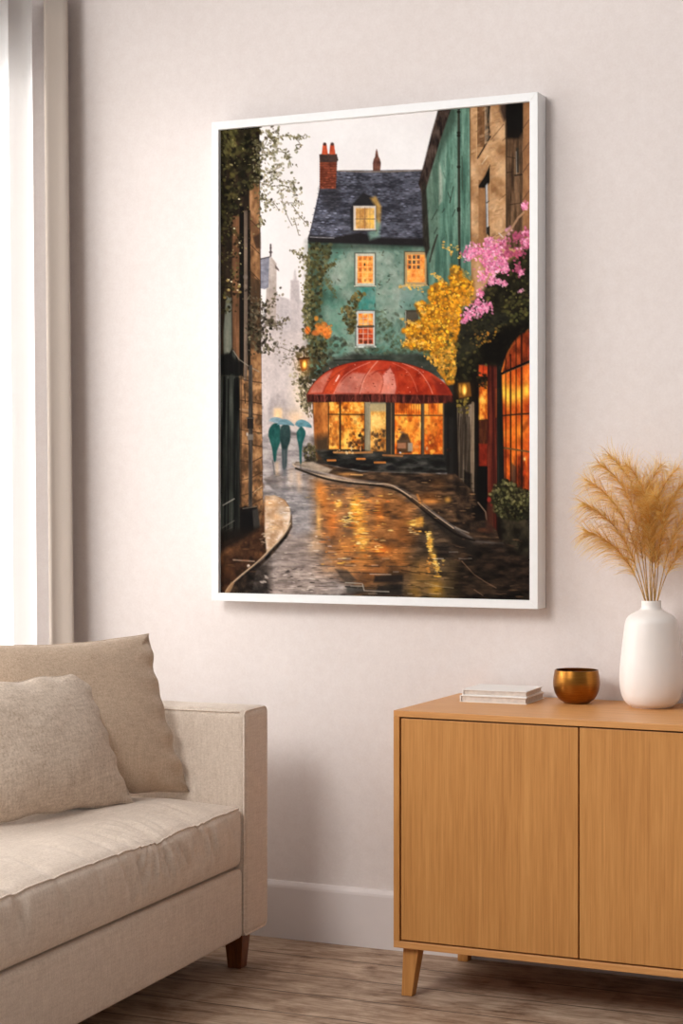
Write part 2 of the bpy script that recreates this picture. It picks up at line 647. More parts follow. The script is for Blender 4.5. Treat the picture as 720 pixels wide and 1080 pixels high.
def sb_leg(x, y, sx, sy):
    """sx, sy = direction the foot splays"""
    t0, b0 = 0.044, 0.030
    bx, by = x + sx * 0.012, y + sy * 0.008
    top = [(x - t0 / 2, y - t0 / 2, SZ0), (x + t0 / 2, y - t0 / 2, SZ0), (x + t0 / 2, y + t0 / 2, SZ0), (x - t0 / 2, y + t0 / 2, SZ0)]
    bot = [(bx - b0 / 2, by - b0 / 2, 0), (bx + b0 / 2, by - b0 / 2, 0), (bx + b0 / 2, by + b0 / 2, 0), (bx - b0 / 2, by + b0 / 2, 0)]
    frustum_obj('leg', bot, top, M_OAK_V, sb)


sb_leg(0.041, 0.042, -1, -1)
sb_leg(SW - 0.041, 0.042, 1, -1)
sb_leg(0.041, SD - 0.042, -1, 1)
sb_leg(SW - 0.041, SD - 0.042, 1, 1)

# ------------------------------------------------------------------ sofa  (local +x = front, +y = toward the picture wall, 0,0 = inner front edge of the far arm)
sofa = empty('sofa', (-2.417, -0.439, 0), 0.0635, label='beige linen sofa with a box arm and tapered walnut legs', cat='sofa')
ZA, ZB, TA, ZS, ZG = 0.722, 0.100, 0.164, 0.462, 0.297
DEP, LEN = 0.80, 1.72


def dent(u, v, ax, ay, s):
    return math.exp(-((u - ax) ** 2 + (v - ay) ** 2) / (2 * s * s))


def arm(y0, name='armrest'):
    hx, hy, hz = DEP / 2, TA / 2, (ZA - ZB) / 2

    def df(p, u):
        x, y, z = p
        y += 0.004 * (1 - u[0] ** 2) * (1 - u[2] ** 2) * (1 if u[1] > 0 else -1)
        z += 0.004 * max(0, u[2]) ** 4 * (1 - u[1] ** 2)
        return [x, y, z]
    a = soft_box(name, (hx, hy, hz), 0.021, M_SOFA, sofa, df, 0.03, centre=(-hx, y0 + hy, (ZA + ZB) / 2))
    r = 0.018
    pts = []
    ys0, ys1, zs0, zs1 = y0 + 0.004, y0 + TA - 0.004, ZB + 0.004, ZA - 0.002
    for cx, cz, a0 in ((ys1 - r, zs1 - r, 0), (ys0 + r, zs1 - r, 90), (ys0 + r, zs0 + r, 180), (ys1 - r, zs0 + r, 270)):
        for s in range(5):
            an = math.radians(a0 + 90 * s / 4)
            pts.append((-0.006, cx + r * math.cos(an), cz + r * math.sin(an)))
    tube('piping', pts, 0.0028, M_PIPING, a, 6, closed=True)
    tube('piping', [(-0.02 - 0.76 * s / 10, y0 + 0.0035, ZA - 0.0045) for s in range(11)], 0.0026, M_PIPING, a, 6)
    return a


arm(0.0)
arm(-LEN - TA)


def base_df(p, u):
    x, y, z = p
    if u[0] > 0: x += 0.006 * (1 - u[1] ** 2) * (1 - u[2] ** 2)
    return [x, y, z]


soft_box('base', (DEP / 2 - 0.004, LEN / 2 - 0.002, (ZG - 0.006 - ZB) / 2), 0.014, M_SOFA, sofa, base_df, 0.03,
         centre=(-DEP / 2 - 0.001, -LEN / 2, (ZG - 0.006 + ZB) / 2))

wr = random.Random(3)
puckers = [(wr.uniform(-0.95, 0.95), wr.uniform(0.004, 0.010), wr.uniform(0.012, 0.030), wr.uniform(-0.05, 0.05)) for _ in range(26)]
puckers += [(0.40 + 0.030 * k, 0.010, 0.014, 0.035 * k) for k in range(-3, 4)]
CH = (ZS - ZG) / 2


def seat_df(p, u):
    x, y, z = p
    ux, uy, uz = u
    crown = (1 - max(0, abs(ux)) ** 4) * (1 - abs(uy) ** 10)
    if uz > 0.2: z += 0.036 * crown * (uz - 0.2) / 0.8
    # bulging front face and a slack seam
    if ux > 0: x += 0.017 * (1 - uz ** 2) * (1 - uy ** 8) * ux ** 6
    z -= 0.007 * dent(uy, 0, 0.40, 0, 0.07) * max(0, ux) ** 6 * max(0, uz) ** 2
    # pulled folds running off the front seam over both faces
    for (c, a, w, sl) in puckers:
        if ux > 0.5:
            g = uy - c - sl * (1 - uz) * 0.7
            e = math.exp(-g * g / (2 * w * w * 0.22))
            x -= a * 1.15 * e * math.exp(-((uz - 0.30) / 0.60) ** 2) * ux ** 8
        if uz > 0.5 and ux > 0.1:
            g = uy - c - sl * (1 - ux) * 1.8
            e = math.exp(-g * g / (2 * w * w * 0.22))
            z -= a * 0.8 * e * math.exp(-((0.84 - ux) / 0.22) ** 2)
    if uz > 0.6:
        z += 0.0022 * math.sin(9 * ux + 4 * math.sin(6 * uy)) * crown
        z -= 0.012 * dent(ux, uy, 0.3, 0.30, 0.18)
    return [x, y, z]


seat = soft_box('seat_cushion', (DEP / 2 - 0.055, LEN / 2 - 0.005, CH), 0.022, M_SOFA, sofa, seat_df, 0.011,
                centre=(-DEP / 2 + 0.049, -LEN / 2, (ZS + ZG) / 2 - 0.001))


def seam_pt(s):
    """front top seam of the seat cushion"""
    hx, hy = DEP / 2 - 0.055, LEN / 2 - 0.005
    y = -hy + 2 * hy * s
    u = (0.985, y / hy, 0.94)
    q = seat_df([hx - 0.005, y, CH - 0.005], u)
    return (q[0] - DEP / 2 + 0.049 + 0.0005, q[1] - LEN / 2, q[2] + (ZS + ZG) / 2 - 0.0005)


tube('piping', [seam_pt(0.01 + 0.98 * i / 160) for i in range(161)], 0.0023, M_PIPING, seat, 6)


def back_df(p, u):
    x, y, z = p
    if u[0] > 0: x += 0.02 * (1 - u[1] ** 4) * (1 - u[2] ** 2)
    x -= 0.03 * (u[2] + 1) / 2
    return [x, y, z]


soft_box('backrest', (0.105, LEN / 2 - 0.003, 0.18), 0.03, M_SOFA, sofa, back_df, 0.04, centre=(-DEP + 0.14, -LEN / 2, 0.475))


def sofa_leg(x, y):
    t0, b0 = 0.058, 0.040
    q = lambda h, z, dx=0, dy=0: [(x - h + dx, y - h + dy, z), (x + h + dx, y - h + dy, z), (x + h + dx, y + h + dy, z), (x - h + dx, y + h + dy, z)]
    frustum_obj('leg', q(b0 / 2, 0), q(t0 / 2, ZB + 0.004), M_WALNUT, sofa, 0.002)


for x in (-0.055, -DEP + 0.06):
    for y in (TA * 0.42, -LEN - TA * 0.5):
        sofa_leg(x, y)


# ------------------------------------------------------------------ pillows
def pillow(name, corner, hdir, vdir, W, Hh, T, mat, seed, full=0.42, **k):
    """corner = bottom corner nearest the picture wall; hdir runs from it along the bottom edge, vdir up the side"""
    r = random.Random(seed)
    hd, vd = Vector(hdir).normalized(), Vector(vdir).normalized()
    nd = vd.cross(hd).normalized()          # toward the room
    n = 72
    ph = [r.uniform(0, 6.28) for _ in range(24)]

    def nz(a, b, f, i):
        return math.sin(f * a + ph[i] + 1.7 * math.sin(0.6 * f * b + ph[i + 1])) * math.cos(0.8 * f * b + ph[i + 2])
    verts, faces = [], []
    for side in (1, -1):
        for j in range(n + 1):
            for i in range(n + 1):
                u, v = -1 + 2 * i / n, -1 + 2 * j / n
                # spread grid to the rim
                u, v = math.sin(u * math.pi / 2) * 0.35 + u * 0.65, math.sin(v * math.pi / 2) * 0.35 + v * 0.65
                pin = 0.075
                x = u * (1 - pin * (1 - v * v) ** 1.0 * abs(u) ** 3)
                y = v * (1 - pin * (1 - u * u) ** 1.0 * abs(v) ** 3)
                rim = max(abs(u), abs(v))
                e = ((1 - u * u) * (1 - v * v))
                th = T * max(e, 0) ** full
                # puckers along the seams
                ed = math.exp(-(1 - rim) / 0.13) * (1 - rim ** 40)
                th += T * 0.12 * ed * (nz(v * 7, u, 2.6, 0) if abs(u) > abs(v) else nz(u * 7, v, 2.6, 3))
                th += T * 0.05 * nz(u, v, 3.2, 6) * e + T * 0.028 * nz(v, u, 6.5, 9) * e
                wob = 0.0034 * rim ** 8
                ox = wob * nz(v, 0, 13, 12) if abs(u) > abs(v) else 0
                oy = wob * nz(u, 0, 13, 15) if abs(v) >= abs(u) else 0
                # sag: lower half fuller
                th *= 1 + 0.12 * (-v)
                p = hd * ((x + 1) * W / 2 + ox) + vd * ((y + 1) * Hh / 2 + oy) + nd * (th if side > 0 else -0.35 * th)
                verts.append(p)
    m = (n + 1) * (n + 1)
    for side in (0, 1):
        for j in range(n):
            for i in range(n):
                a = side * m + j * (n + 1) + i
                q = (a, a + 1, a + n + 2, a + n + 1)
                faces.append(q if side else q[::-1])
    bm = bmesh.new()
    vs = [bm.verts.new(v) for v in verts]
    for f in faces: bm.faces.new([vs[i] for i in f])
    bmesh.ops.remove_doubles(bm, verts=bm.verts[:], dist=1e-5)
    o = bm_obj(name, bm, mat, None, smooth=True, **k)
    o.location = corner
    # welt seam around the rim
    rimpts = []
    for (a0, a1) in (((0, 0), (n, 0)), ((n, 0), (n, n)), ((n, n), (0, n)), ((0, n), (0, 0))):
        for s in range(n):
            i, j = a0[0] + (a1[0] - a0[0]) * s // n, a0[1] + (a1[1] - a0[1]) * s // n
            rimpts.append(verts[j * (n + 1) + i])
    tube('piping', rimpts, 0.0022, mat, o, 5, closed=True)
    return o


hb = Vector((-0.47, -0.88, 0))
pillow('throw_pillow', (-2.585, -0.452, 0.492), hb, (-0.285, 0.0, 0.957), 0.60, 0.452, 0.092, M_PIL_BIG, 5, 0.46,
       label='larger plain beige throw pillow leaning at the back beside the sofa arm', cat='pillow')
hs = Vector((-0.25, -0.968, 0))
pillow('throw_pillow', (-2.622, -0.690, 0.492), hs, (-0.36, 0.03, 0.93), 0.62, 0.378, 0.085, M_PIL_SMALL, 11, 0.66,
       label='smaller woven linen throw pillow in front of the larger pillow on the sofa', cat='pillow')

# ------------------------------------------------------------------ things on the sideboard
def book(loc, rz, w, d, h, cover, label):
    b = empty('book', loc, rz, label=label, cat='book', group='books stacked on the sideboard')
    t = 0.0022
    box_obj('page_block', (0.004, 0.003, t), (w - 0.003, d - 0.003, h - t), M_PAPER, b, 0.0006, 2)
    bm2 = bmesh.new()
    add_box(bm2, (0, 0, 0), (w, d, t))
    add_box(bm2, (0, 0, h - t), (w, d, h))
    add_box(bm2, (0, 0, t), (0.0032, d, h - t))
    bm_obj('cover', bm2, cover, b)
    return b


book((-1.874, -0.216, SZ1), math.radians(2.0), 0.189, 0.168, 0.0178, M_COVER2, 'cream hardback book lying at the bottom of the pair on the sideboard')
book((-1.868, -0.213, SZ1 + 0.0179), math.radians(3.5), 0.182, 0.160, 0.0160, M_COVER, 'white hardback book lying on top of the other book')

k = 1 / 399.5
bw = empty('bowl', (-1.575, -0.115, SZ1), label='small round brass bowl between the books and the white vase', cat='bowl')
prof = [(0.0005, 0.0), (11 * k, 0.0), (14 * k, 1.0 * k), (19.5 * k, 5 * k), (23.5 * k, 12 * k), (25.2 * k, 20 * k), (25.0 * k, 27 * k), (24.0 * k, 33 * k), (23.4 * k, 36 * k)]
inner = [(22.6 * k, 36.2 * k), (23.0 * k, 33 * k), (23.9 * k, 27 * k), (24.0 * k, 20 * k), (22.2 * k, 13 * k), (18 * k, 6.5 * k), (11 * k, 3 * k), (0.0005, 2.5 * k)]
lathe('bowl_body', smooth_curve(prof, 6) + smooth_curve(inner, 6), M_BRASS, bw, 72)

VX, VY = -1.3638, -0.128
vs_ = empty('vase', (VX, VY, SZ1), label='tall white ceramic vase with a short neck on the sideboard', cat='vase')
pv = [(0.0005, 0.001), (18 * k, 0.0), (21 * k, 0.8 * k), (26.5 * k, 4.5 * k), (30.5 * k, 11 * k), (32.8 * k, 20 * k), (33.6 * k, 30 * k), (33.2 * k, 42 * k), (31.6 * k, 58 * k), (29.8 * k, 74 * k),
      (28.4 * k, 85 * k), (27.0 * k, 92 * k), (23.5 * k, 97 * k), (17 * k, 101 * k), (12.2 * k, 103.6 * k), (10.6 * k, 106.5 * k), (10.4 * k, 110 * k), (10.3 * k, 112.6 * k), (9.9 * k, 113.3 * k)]
pin_ = [(9.2 * k, 113.2 * k), (8.9 * k, 108 * k), (9.2 * k, 104 * k), (20 * k, 96 * k), (26.0 * k, 85 * k), (30.6 * k, 42 * k), (30 * k, 20 * k), (20 * k, 4 * k), (0.0005, 3 * k)]
lathe('vase_body', smooth_curve(pv, 6) + smooth_curve(pin_, 4), M_CERAMIC, vs_, 80)


# ------------------------------------------------------------------ pampas grass
RV = Vector((math.cos(YAW), math.sin(YAW), 0))
FV = Vector((-math.sin(YAW), math.cos(YAW), 0))
ORD = ['leftmost', 'second from left', 'third from left', 'fourth from left', 'fifth from left', 'sixth from left', 'seventh from left',
       'sixth from right', 'fifth from right', 'fourth from right', 'third from right', 'second from right', 'rightmost']


def pampas(i, tip, depth, droop, nh, seed):
    """one dried stalk: tip = sideways and upward reach from the vase mouth"""
    r = random.Random(seed)
    label = 'dried golden pampas stalk in the white vase, its plume %s of the fan' % ORD[i]
    root = empty('pampas_stalk', (VX, VY, SZ1), label=label, cat='dried grass', group='pampas stalks in the vase')
    mouth = 0.283
    ang = (i - 6) / 6.0
    base = Vector((0, 0, 0.03)) - RV * 0.03 * ang
    neck = Vector((0, 0, mouth)) + RV * (0.017 * ang) + FV * (0.010 * math.sin(i * 2.1))
    tipv = Vector((0, 0, mouth)) + RV * tip[0] + FV * depth + Vector((0, 0, tip[1]))
    dirn = (tipv - neck)
    L = dirn.length
    up_ = Vector((0, 0, 1))
    ctrl1 = neck + (Vector((0, 0, 0.75)) + dirn.normalized() * 0.55).normalized() * L * 0.42
    ctrl2 = tipv - (dirn.normalized() * 0.8 + RV * 0.35 * (1 if tip[0] > 0 else -1) - up_ * droop).normalized() * L * 0.34

    def bez(t):
        a = 1 - t
        return neck * a ** 3 + ctrl1 * 3 * a * a * t + ctrl2 * 3 * a * t * t + tipv * t ** 3
    pts = [base, base.lerp(neck, 0.5)] + [bez(t / 14) for t in range(15)]
    rad = [0.0016, 0.0016] + [0.0016 - 0.0011 * t / 14 for t in range(15)]
    tube('stem', pts, rad, M_STEM, root, 6)
    verts, faces, cols = [], [], []
    cA, cB, cC = Vector(lin((252, 238, 178))[:3]), Vector(lin((249, 219, 144))[:3]), Vector(lin((235, 195, 114))[:3])
    for h in range(nh):
        t = 0.22 + 0.775 * (r.random() ** 0.85)
        p = bez(t)
        tg = (bez(min(t + 0.02, 1)) - bez(t - 0.02)).normalized()
        a = Vector((r.gauss(0, 1), r.gauss(0, 1), r.gauss(0, 1)))
        a = (a - tg * a.dot(tg)).normalized()
        s = (t - 0.22) / 0.78
        fat = math.sin(math.pi * min(1, 0.16 + 0.80 * s)) ** 0.7
        ln = (0.034 + 0.052 * fat) * r.uniform(0.6, 1.25)
        spread = r.uniform(0.25, 0.80)
        d = (tg + a * spread).normalized()
        q = p.copy()
        path_ = []
        nseg = 5
        for m in range(nseg + 1):
            path_.append(q.copy())
            d = (d + a * 0.10 + Vector((0, 0, -0.10 - 0.05 * m)) * r.uniform(0.5, 1.2) + Vector((r.gauss(0, .05), r.gauss(0, .05), r.gauss(0, .05)))).normalized()
            q = q + d * ln / nseg
        w0 = r.uniform(0.00045, 0.0007)
        v, f = tube_data(path_, [w0 * (1 - 0.72 * m / nseg) for m in range(nseg + 1)], 3, caps=False)
        o = len(verts)
        verts += v
        faces += [tuple(x + o for x in ff) for ff in f]
        c = cB.lerp(cA, r.random()) if r.random() < 0.62 else cB.lerp(cC, r.random())
        cols += [tuple(c) + (1.0,)] * len(v)
    pl = mesh_obj('plume', verts, faces, M_PLUME, root, smooth=False)
    at = pl.data.color_attributes.new('Col', 'FLOAT_COLOR', 'POINT')
    at.data.foreach_set('color', np.array(cols, dtype=np.float32).ravel())


TIPS = [(616, 561), (611, 532), (617, 506), (628, 488), (641, 480), (655, 490), (670, 514), (684, 522), (697, 490), (711, 494), (728, 503), (745, 522), (750, 553)]
for i, (px, py) in enumerate(TIPS):
    dp = [0.0, -0.05, 0.02, -0.03, 0.01, -0.06, -0.01, -0.075, 0.0, -0.05, -0.02, -0.06, -0.05][i]
    pampas(i, ((px - 686) / 399.5, (634.5 - py) / 399.5), dp, 0.35, 390, 40 + i)

# ------------------------------------------------------------------ the painting on the canvas
def paint_picture():
    """Paint the street scene with polygons, lines and brush dabs. The motif was measured on the hanging picture,
    seen a little from its right, so every point is first brought to the flat canvas."""
    PW, PH = 480, 672
    ax0, ax1, az0, az1, yc = -2.7223 + 0.0238, -1.6999 - 0.0238, 0.9989 + 0.0238, 2.4262 - 0.0238, -0.0724 + 0.014
    X, Z = np.meshgrid(np.linspace(ax0, ax1, PW), np.linspace(az1, az0, PH))
    st, ct = math.sin(YAW), math.cos(YAW)
    dep = -X * st + (yc + D_CAM) * ct
    PX = 360 + FPX * (X * ct + (yc + D_CAM) * st) / dep          # motif units of every canvas point
    PY = 522.85 - FPX * (Z - H_CAM) / dep
    rg = np.random.RandomState(5)
    im = np.zeros((PH, PW, 3))

    def to_ij(x, y):
        a = (x - 360) / FPX
        t = (yc + D_CAM) / (ct + a * st)
        xx = t * (-st + a * ct)
        zz = H_CAM + t * (522.85 - y) / FPX
        return (az1 - zz) / (az1 - az0) * (PH - 1), (xx - ax0) / (ax1 - ax0) * (PW - 1)

    def win(x0, y0, x1, y1):
        ii, jj = zip(*[to_ij(x, y) for x in (x0, x1) for y in (y0, y1)])
        i0, i1 = max(0, int(min(ii)) - 1), min(PH, int(max(ii)) + 3)
        j0, j1 = max(0, int(min(jj)) - 1), min(PW, int(max(jj)) + 3)
        return slice(i0, max(i0, i1)), slice(j0, max(j0, j1))

    tab = rg.rand(256, 256)

    def vnoise(x, y, o=0):
        xi, yi = np.floor(x).astype(int), np.floor(y).astype(int)
        fx, fy = x - xi, y - yi
        fx, fy = fx * fx * (3 - 2 * fx), fy * fy * (3 - 2 * fy)
        g = lambda a, b: tab[(a + o * 37) % 256, (b + o * 91) % 256]
        return (g(xi, yi) * (1 - fx) + g(xi + 1, yi) * fx) * (1 - fy) + (g(xi, yi + 1) * (1 - fx) + g(xi + 1, yi + 1) * fx) * fy

    def fbm(x, y, sx, sy, oct_=4, o=0):
        s, a, t = 0, 0.5, 0
        for q in range(oct_):
            s = s + a * vnoise(x / sx * 2 ** q, y / sy * 2 ** q, o + q)
            t += a
            a *= 0.55
        return s / t

    def blend(w, col, m):
        m = m[..., None]
        im[w] = im[w] * (1 - m) + np.asarray(col, float) * m

    def pmask(P, w, soft):
        x, y = PX[w], PY[w]
        ins = np.zeros(x.shape, bool)
        d = np.full(x.shape, 1e9)
        n = len(P)
        for q in range(n):
            (xa, ya), (xb, yb) = P[q], P[(q + 1) % n]
            if ya != yb:
                c = ((ya > y) != (yb > y)) & (x < (xb - xa) * (y - ya) / (yb - ya) + xa)
                ins ^= c
            ex, ey = xb - xa, yb - ya
            l2 = ex * ex + ey * ey + 1e-9
            t = np.clip(((x - xa) * ex + (y - ya) * ey) / l2, 0, 1)
            d = np.minimum(d, np.hypot(x - xa - t * ex, y - ya - t * ey))
        sd = np.where(ins, d, -d)
        return np.clip(0.5 + sd / (2 * soft), 0, 1)

    def poly(P, col, soft=0.5, a=1.0, rough=0.0):
        """rough: how far the edge wanders"""
        xs, ys = [p[0] for p in P], [p[1] for p in P]
        w = win(min(xs) - soft, min(ys) - soft, max(xs) + soft, max(ys) + soft)
        if PX[w].size == 0: return
        m = pmask(P, w, soft)
        if rough:
            m = np.clip((m - 0.5) + (fbm(PX[w], PY[w], 6, 6, 3, 11) - 0.5) * rough + 0.5, 0, 1)
        if callable(col): col = col(PX[w], PY[w])
        blend(w, col, m * a)

    def rect(x0, y0, x1, y1, col, soft=0.4, a=1.0):
        poly([(x0, y0), (x1, y0), (x1, y1), (x0, y1)], col, soft, a)

    def line(P, wd, col, a=1.0, soft=0.45):
        xs, ys = [p[0] for p in P], [p[1] for p in P]
        w = win(min(xs) - wd - 1, min(ys) - wd - 1, max(xs) + wd + 1, max(ys) + wd + 1)
        x, y = PX[w], PY[w]
        if x.size == 0: return
        d = np.full(x.shape, 1e9)
        for q in range(len(P) - 1):
            (xa, ya), (xb, yb) = P[q], P[q + 1]
            ex, ey = xb - xa, yb - ya
            t = np.clip(((x - xa) * ex + (y - ya) * ey) / (ex * ex + ey * ey + 1e-9), 0, 1)
            d = np.minimum(d, np.hypot(x - xa - t * ex, y - ya - t * ey))
        blend(w, col, np.clip(0.5 + (wd / 2 - d) / (2 * soft), 0, 1) * a)

    def dab(x, y, rx, ry, col, a=1.0, ang=0.0, hard=2.0):
        r = max(rx, ry) * 1.5
        w = win(x - r, y - r, x + r, y + r)
        dx, dy = PX[w] - x, PY[w] - y
        if dx.size == 0: return
        c, s = math.cos(ang), math.sin(ang)
        u, v = (dx * c + dy * s) / rx, (-dx * s + dy * c) / ry
        blend(w, col, np.clip((1 - (u * u + v * v)) * hard * 0.5 + 0.25, 0, 1) * a * (u * u + v * v < 1.5))

    def inside(P, x, y):
        r = False
        for q in range(len(P)):
            (xa, ya), (xb, yb) = P[q], P[(q + 1) % len(P)]
            if (ya > y) != (yb > y) and x < (xb - xa) * (y - ya) / (yb - ya) + xa: r = not r
        return r

    def jit(c, s):
        return np.clip(np.asarray(c, float) * (1 + rg.normal(0, s)) + rg.normal(0, s * 40, 3) * 0.35, 0, 255)

    def scatter(P, n, cols, r0, r1, a=(0.6, 1.0), asp=1.4, ang=None, s=0.10, hard=2.0):
        xs, ys = [p[0] for p in P], [p[1] for p in P]
        k = 0
        for _ in range(n * 6):
            x, y = rg.uniform(min(xs), max(xs)), rg.uniform(min(ys), max(ys))
            if not inside(P, x, y): continue
            r = rg.uniform(r0, r1)
            g = rg.uniform(0, math.pi) if ang is None else ang + rg.normal(0, 0.2)
            dab(x, y, r * asp, r, jit(cols[rg.randint(len(cols))], s), rg.uniform(*a), g, hard)
            k += 1
            if k >= n: break

    def glow(x, y, rx, ry, col, a):
        w = win(x - 2.2 * rx, y - 2.2 * ry, x + 2.2 * rx, y + 2.2 * ry)
        d = ((PX[w] - x) / rx) ** 2 + ((PY[w] - y) / ry) ** 2
        blend(w, col, np.exp(-d * 1.3) * a)

    def tex(c0, c1, sx, sy, o=0, gain=1.6, oct_=4):
        c0, c1 = np.asarray(c0, float), np.asarray(c1, float)

        def f(x, y):
            t = np.clip((fbm(x, y, sx, sy, oct_, o) - 0.5) * gain + 0.5, 0, 1)[..., None]
            return c0 * (1 - t) + c1 * t
        return f

    def tex3(c0, c1, c2, sx, sy, o=0, gain=2.0, oct_=4):
        c0, c1, c2 = [np.asarray(c, float) for c in (c0, c1, c2)]

        def f(x, y):
            t = np.clip((fbm(x, y, sx, sy, oct_, o) - 0.5) * gain + 0.5, 0, 1)[..., None]
            return np.where(t < 0.5, c0 + (c1 - c0) * t * 2, c1 + (c2 - c1) * (t * 2 - 1))
        return f

    ALL = [(200, 80), (600, 80), (600, 660), (200, 660)]
    # ---- sky and mist
    poly(ALL, tex((232, 227, 226), (241, 238, 237), 60, 60, 1))
    glow(300, 300, 60, 90, (228, 219, 217), 0.7)
    # ---- distance in the mist
    MIST = [(272, 345), (284, 330), (291, 311), (299, 314), (306, 316), (307, 296), (309, 295), (311, 284), (313, 295), (315, 297), (316, 316), (327, 322), (334, 470), (270, 470)]
    poly(MIST, tex((188, 177, 176), (208, 197, 194), 14, 40, 2), 1.2)
    poly([(306.5, 296), (315, 296), (317, 370), (306, 370)], tex((178, 166, 165), (196, 184, 181), 6, 30, 3), 1.0, 0.75)
    poly([(291, 330), (306, 325), (306, 400), (288, 400)], (176, 168, 169), 3, 0.4)
    poly([(284, 270), (287, 272), (291.5, 278), (291, 345), (279, 345), (281, 300)], tex((166, 150, 141), (196, 182, 173), 5, 22, 4), 0.6)
    poly([(290, 279), (294, 284), (294, 286), (290, 283)], (112, 98, 92), 0.5)
    poly([(274, 273), (284, 271), (283, 303), (279, 305), (274, 304)], tex((112, 112, 124), (156, 155, 166), 5, 3, 5), 0.5)
    line([(273, 273.5), (284, 271)], 1.2, (74, 68, 70))
    line([(285.3, 270), (285.3, 258)], 1.8, (96, 84, 84))
    dab(285.3, 266, 2.0, 1.6, (86, 74, 74)); dab(285.3, 261.5, 1.3, 1.3, (92, 80, 80))
    poly([(274, 345), (330, 350), (333, 470), (274, 470)], tex((192, 178, 174), (216, 201, 195), 6, 34, 6), 4, 0.75)
    poly([(283, 428), (287, 417), (293, 415), (300, 420), (303, 432), (312, 428), (316, 445), (283, 447)], tex((150, 140, 140), (186, 172, 168), 6, 12, 7), 2.0, 0.7)
    glow(293, 436, 5, 6, (250, 205, 150), 0.9)
    rect(289, 431, 297, 441, (246, 205, 152), 1.5, 0.7)
    glow(312, 440, 12, 9, (246, 205, 160), 0.75)
    glow(318, 415, 12, 22, (242, 218, 188), 0.7)
    # ---- street, far part and near part
    STREET = [(272, 462), (300, 452), (330, 462), (345, 492), (480, 520), (560, 590), (560, 660), (225, 660), (225, 600), (272, 520)]
    poly(STREET, tex3((104, 98, 96), (140, 131, 128), (178, 168, 164), 26, 5, 8, 2.0), 1.5)
    poly([(274, 460), (330, 460), (338, 500), (274, 510)], tex3((124, 116, 117), (166, 156, 154), (196, 184, 178), 10, 4, 9), 2.5, 0.8)
    # ---- green house
    HOUSE = [(325, 252), (452, 252), (456, 300), (470, 330), (480, 400), (326, 400), (324, 330)]
    poly(HOUSE, tex3((62, 98, 84), (92, 130, 114), (138, 152, 138), 22, 24, 10, 2.2), 0.8)
    poly([(385, 262), (428, 262), (428, 345), (398, 345), (396, 310)], tex((124, 150, 134), (170, 176, 162), 14, 16, 12), 5, 0.65)
    poly([(352, 280), (374, 268), (374, 318), (356, 316)], tex((138, 158, 140), (168, 174, 156), 12, 14, 13), 6, 0.55)
    poly([(345, 330), (362, 320), (372, 350), (368, 372), (340, 366)], (92, 146, 124), 5, 0.5)
    poly([(376, 303), (395, 303), (396, 328), (374, 326)], tex((44, 128, 118), (96, 160, 148), 5, 9, 14), 1.2, 0.8)
    poly([(422, 304), (446, 302), (448, 326), (420, 326)], (122, 152, 144), 1.5, 0.55)
    scatter([(326, 258), (452, 258), (452, 380), (326, 380)], 420, [(70, 104, 88), (150, 168, 152), (96, 140, 122), (126, 150, 134), (84, 120, 100)], 0.6, 2.4, (0.12, 0.4), 1.8)
    scatter([(326, 258), (452, 258), (452, 380), (326, 380)], 130, [(56, 74, 60), (64, 62, 44)], 0.4, 1.1, (0.3, 0.7), 2.2)
    poly([(326, 256), (452, 258), (452, 262), (326, 264)], (52, 62, 52), 2.5, 0.6)
    scatter([(348, 262), (425, 262), (425, 362), (348, 362)], 120, [(160, 172, 158), (134, 152, 138), (172, 178, 164), (112, 138, 124)], 2.0, 5.0, (.10, .28), 1.5)
    poly([(325, 256), (345, 258), (338, 330), (346, 378), (325, 378)], (54, 62, 44), 7, .6)
    scatter([(395, 330), (425, 330), (425, 376), (395, 376)], 60, [(84, 100, 82), (64, 74, 56)], 1.0, 2.6, (.2, .5), 1.5)
    # ---- slate roof
    ROOF = [(337, 198), (341, 180), (446, 179), (452, 258), (325, 253)]
    poly(ROOF, tex3((50, 50, 58), (74, 75, 86), (104, 105, 118), 9, 4, 15, 2.2), 0.6)
    for r_ in range(30):
        y = 182 + r_ * 2.5
        for x in np.arange(326 + (r_ % 2) * 2, 451, 4.2):
            x = x + rg.normal(0, .5)
            if not inside(ROOF, x, y): continue
            lf = 1.0 if (x < 362 and y > 205) else 0.0
            c = rg.choice(3, p=[.42, .36, .22])
            col = [(44, 43, 50), (88, 90, 102), (124, 126, 142)][c]
            if lf: col = [(70, 72, 86), (120, 124, 146), (158, 162, 182)][c]
            dab(x, y + rg.normal(0, .4), 2.2, 0.8, jit(col, .08), rg.uniform(.25, .8))
    poly([(337, 199), (356, 195), (360, 216), (350, 224), (340, 214)], (42, 40, 44), 3, 0.65)
    line([(356, 180.2), (380, 181), (412, 181), (446, 179.5)], 1.3, (150, 132, 112), 0.8)
    line([(338, 198), (333, 222), (325, 252)], 1.0, (58, 54, 58), 0.7)
    poly([(325, 251), (326, 248), (352, 250), (380, 245), (394, 250), (452, 252), (452, 260), (325, 256)], (36, 32, 33), 1.3, 0.95)
    line([(327, 250), (340, 250.6), (352, 251)], 0.9, (176, 172, 174), 0.8)
    # chimneys
    poly([(337, 166), (355.5, 166), (354, 199), (337, 199)], tex((96, 44, 30), (150, 76, 50), 4, 2.5, 16), 0.5)
    for y in np.arange(168, 199, 2.6): line([(337, y), (355, y)], 0.5, (70, 34, 26), 0.6)
    for _ in range(40): dab(rg.uniform(338, 354), rg.uniform(168, 198), 1.4, .7, jit((158, 80, 54), .15), .5)
    poly([(336.5, 163), (340, 162), (355, 162.5), (356.5, 169), (355, 171), (337.5, 171)], tex((58, 44, 40), (92, 66, 58), 4, 3, 17), 0.5)
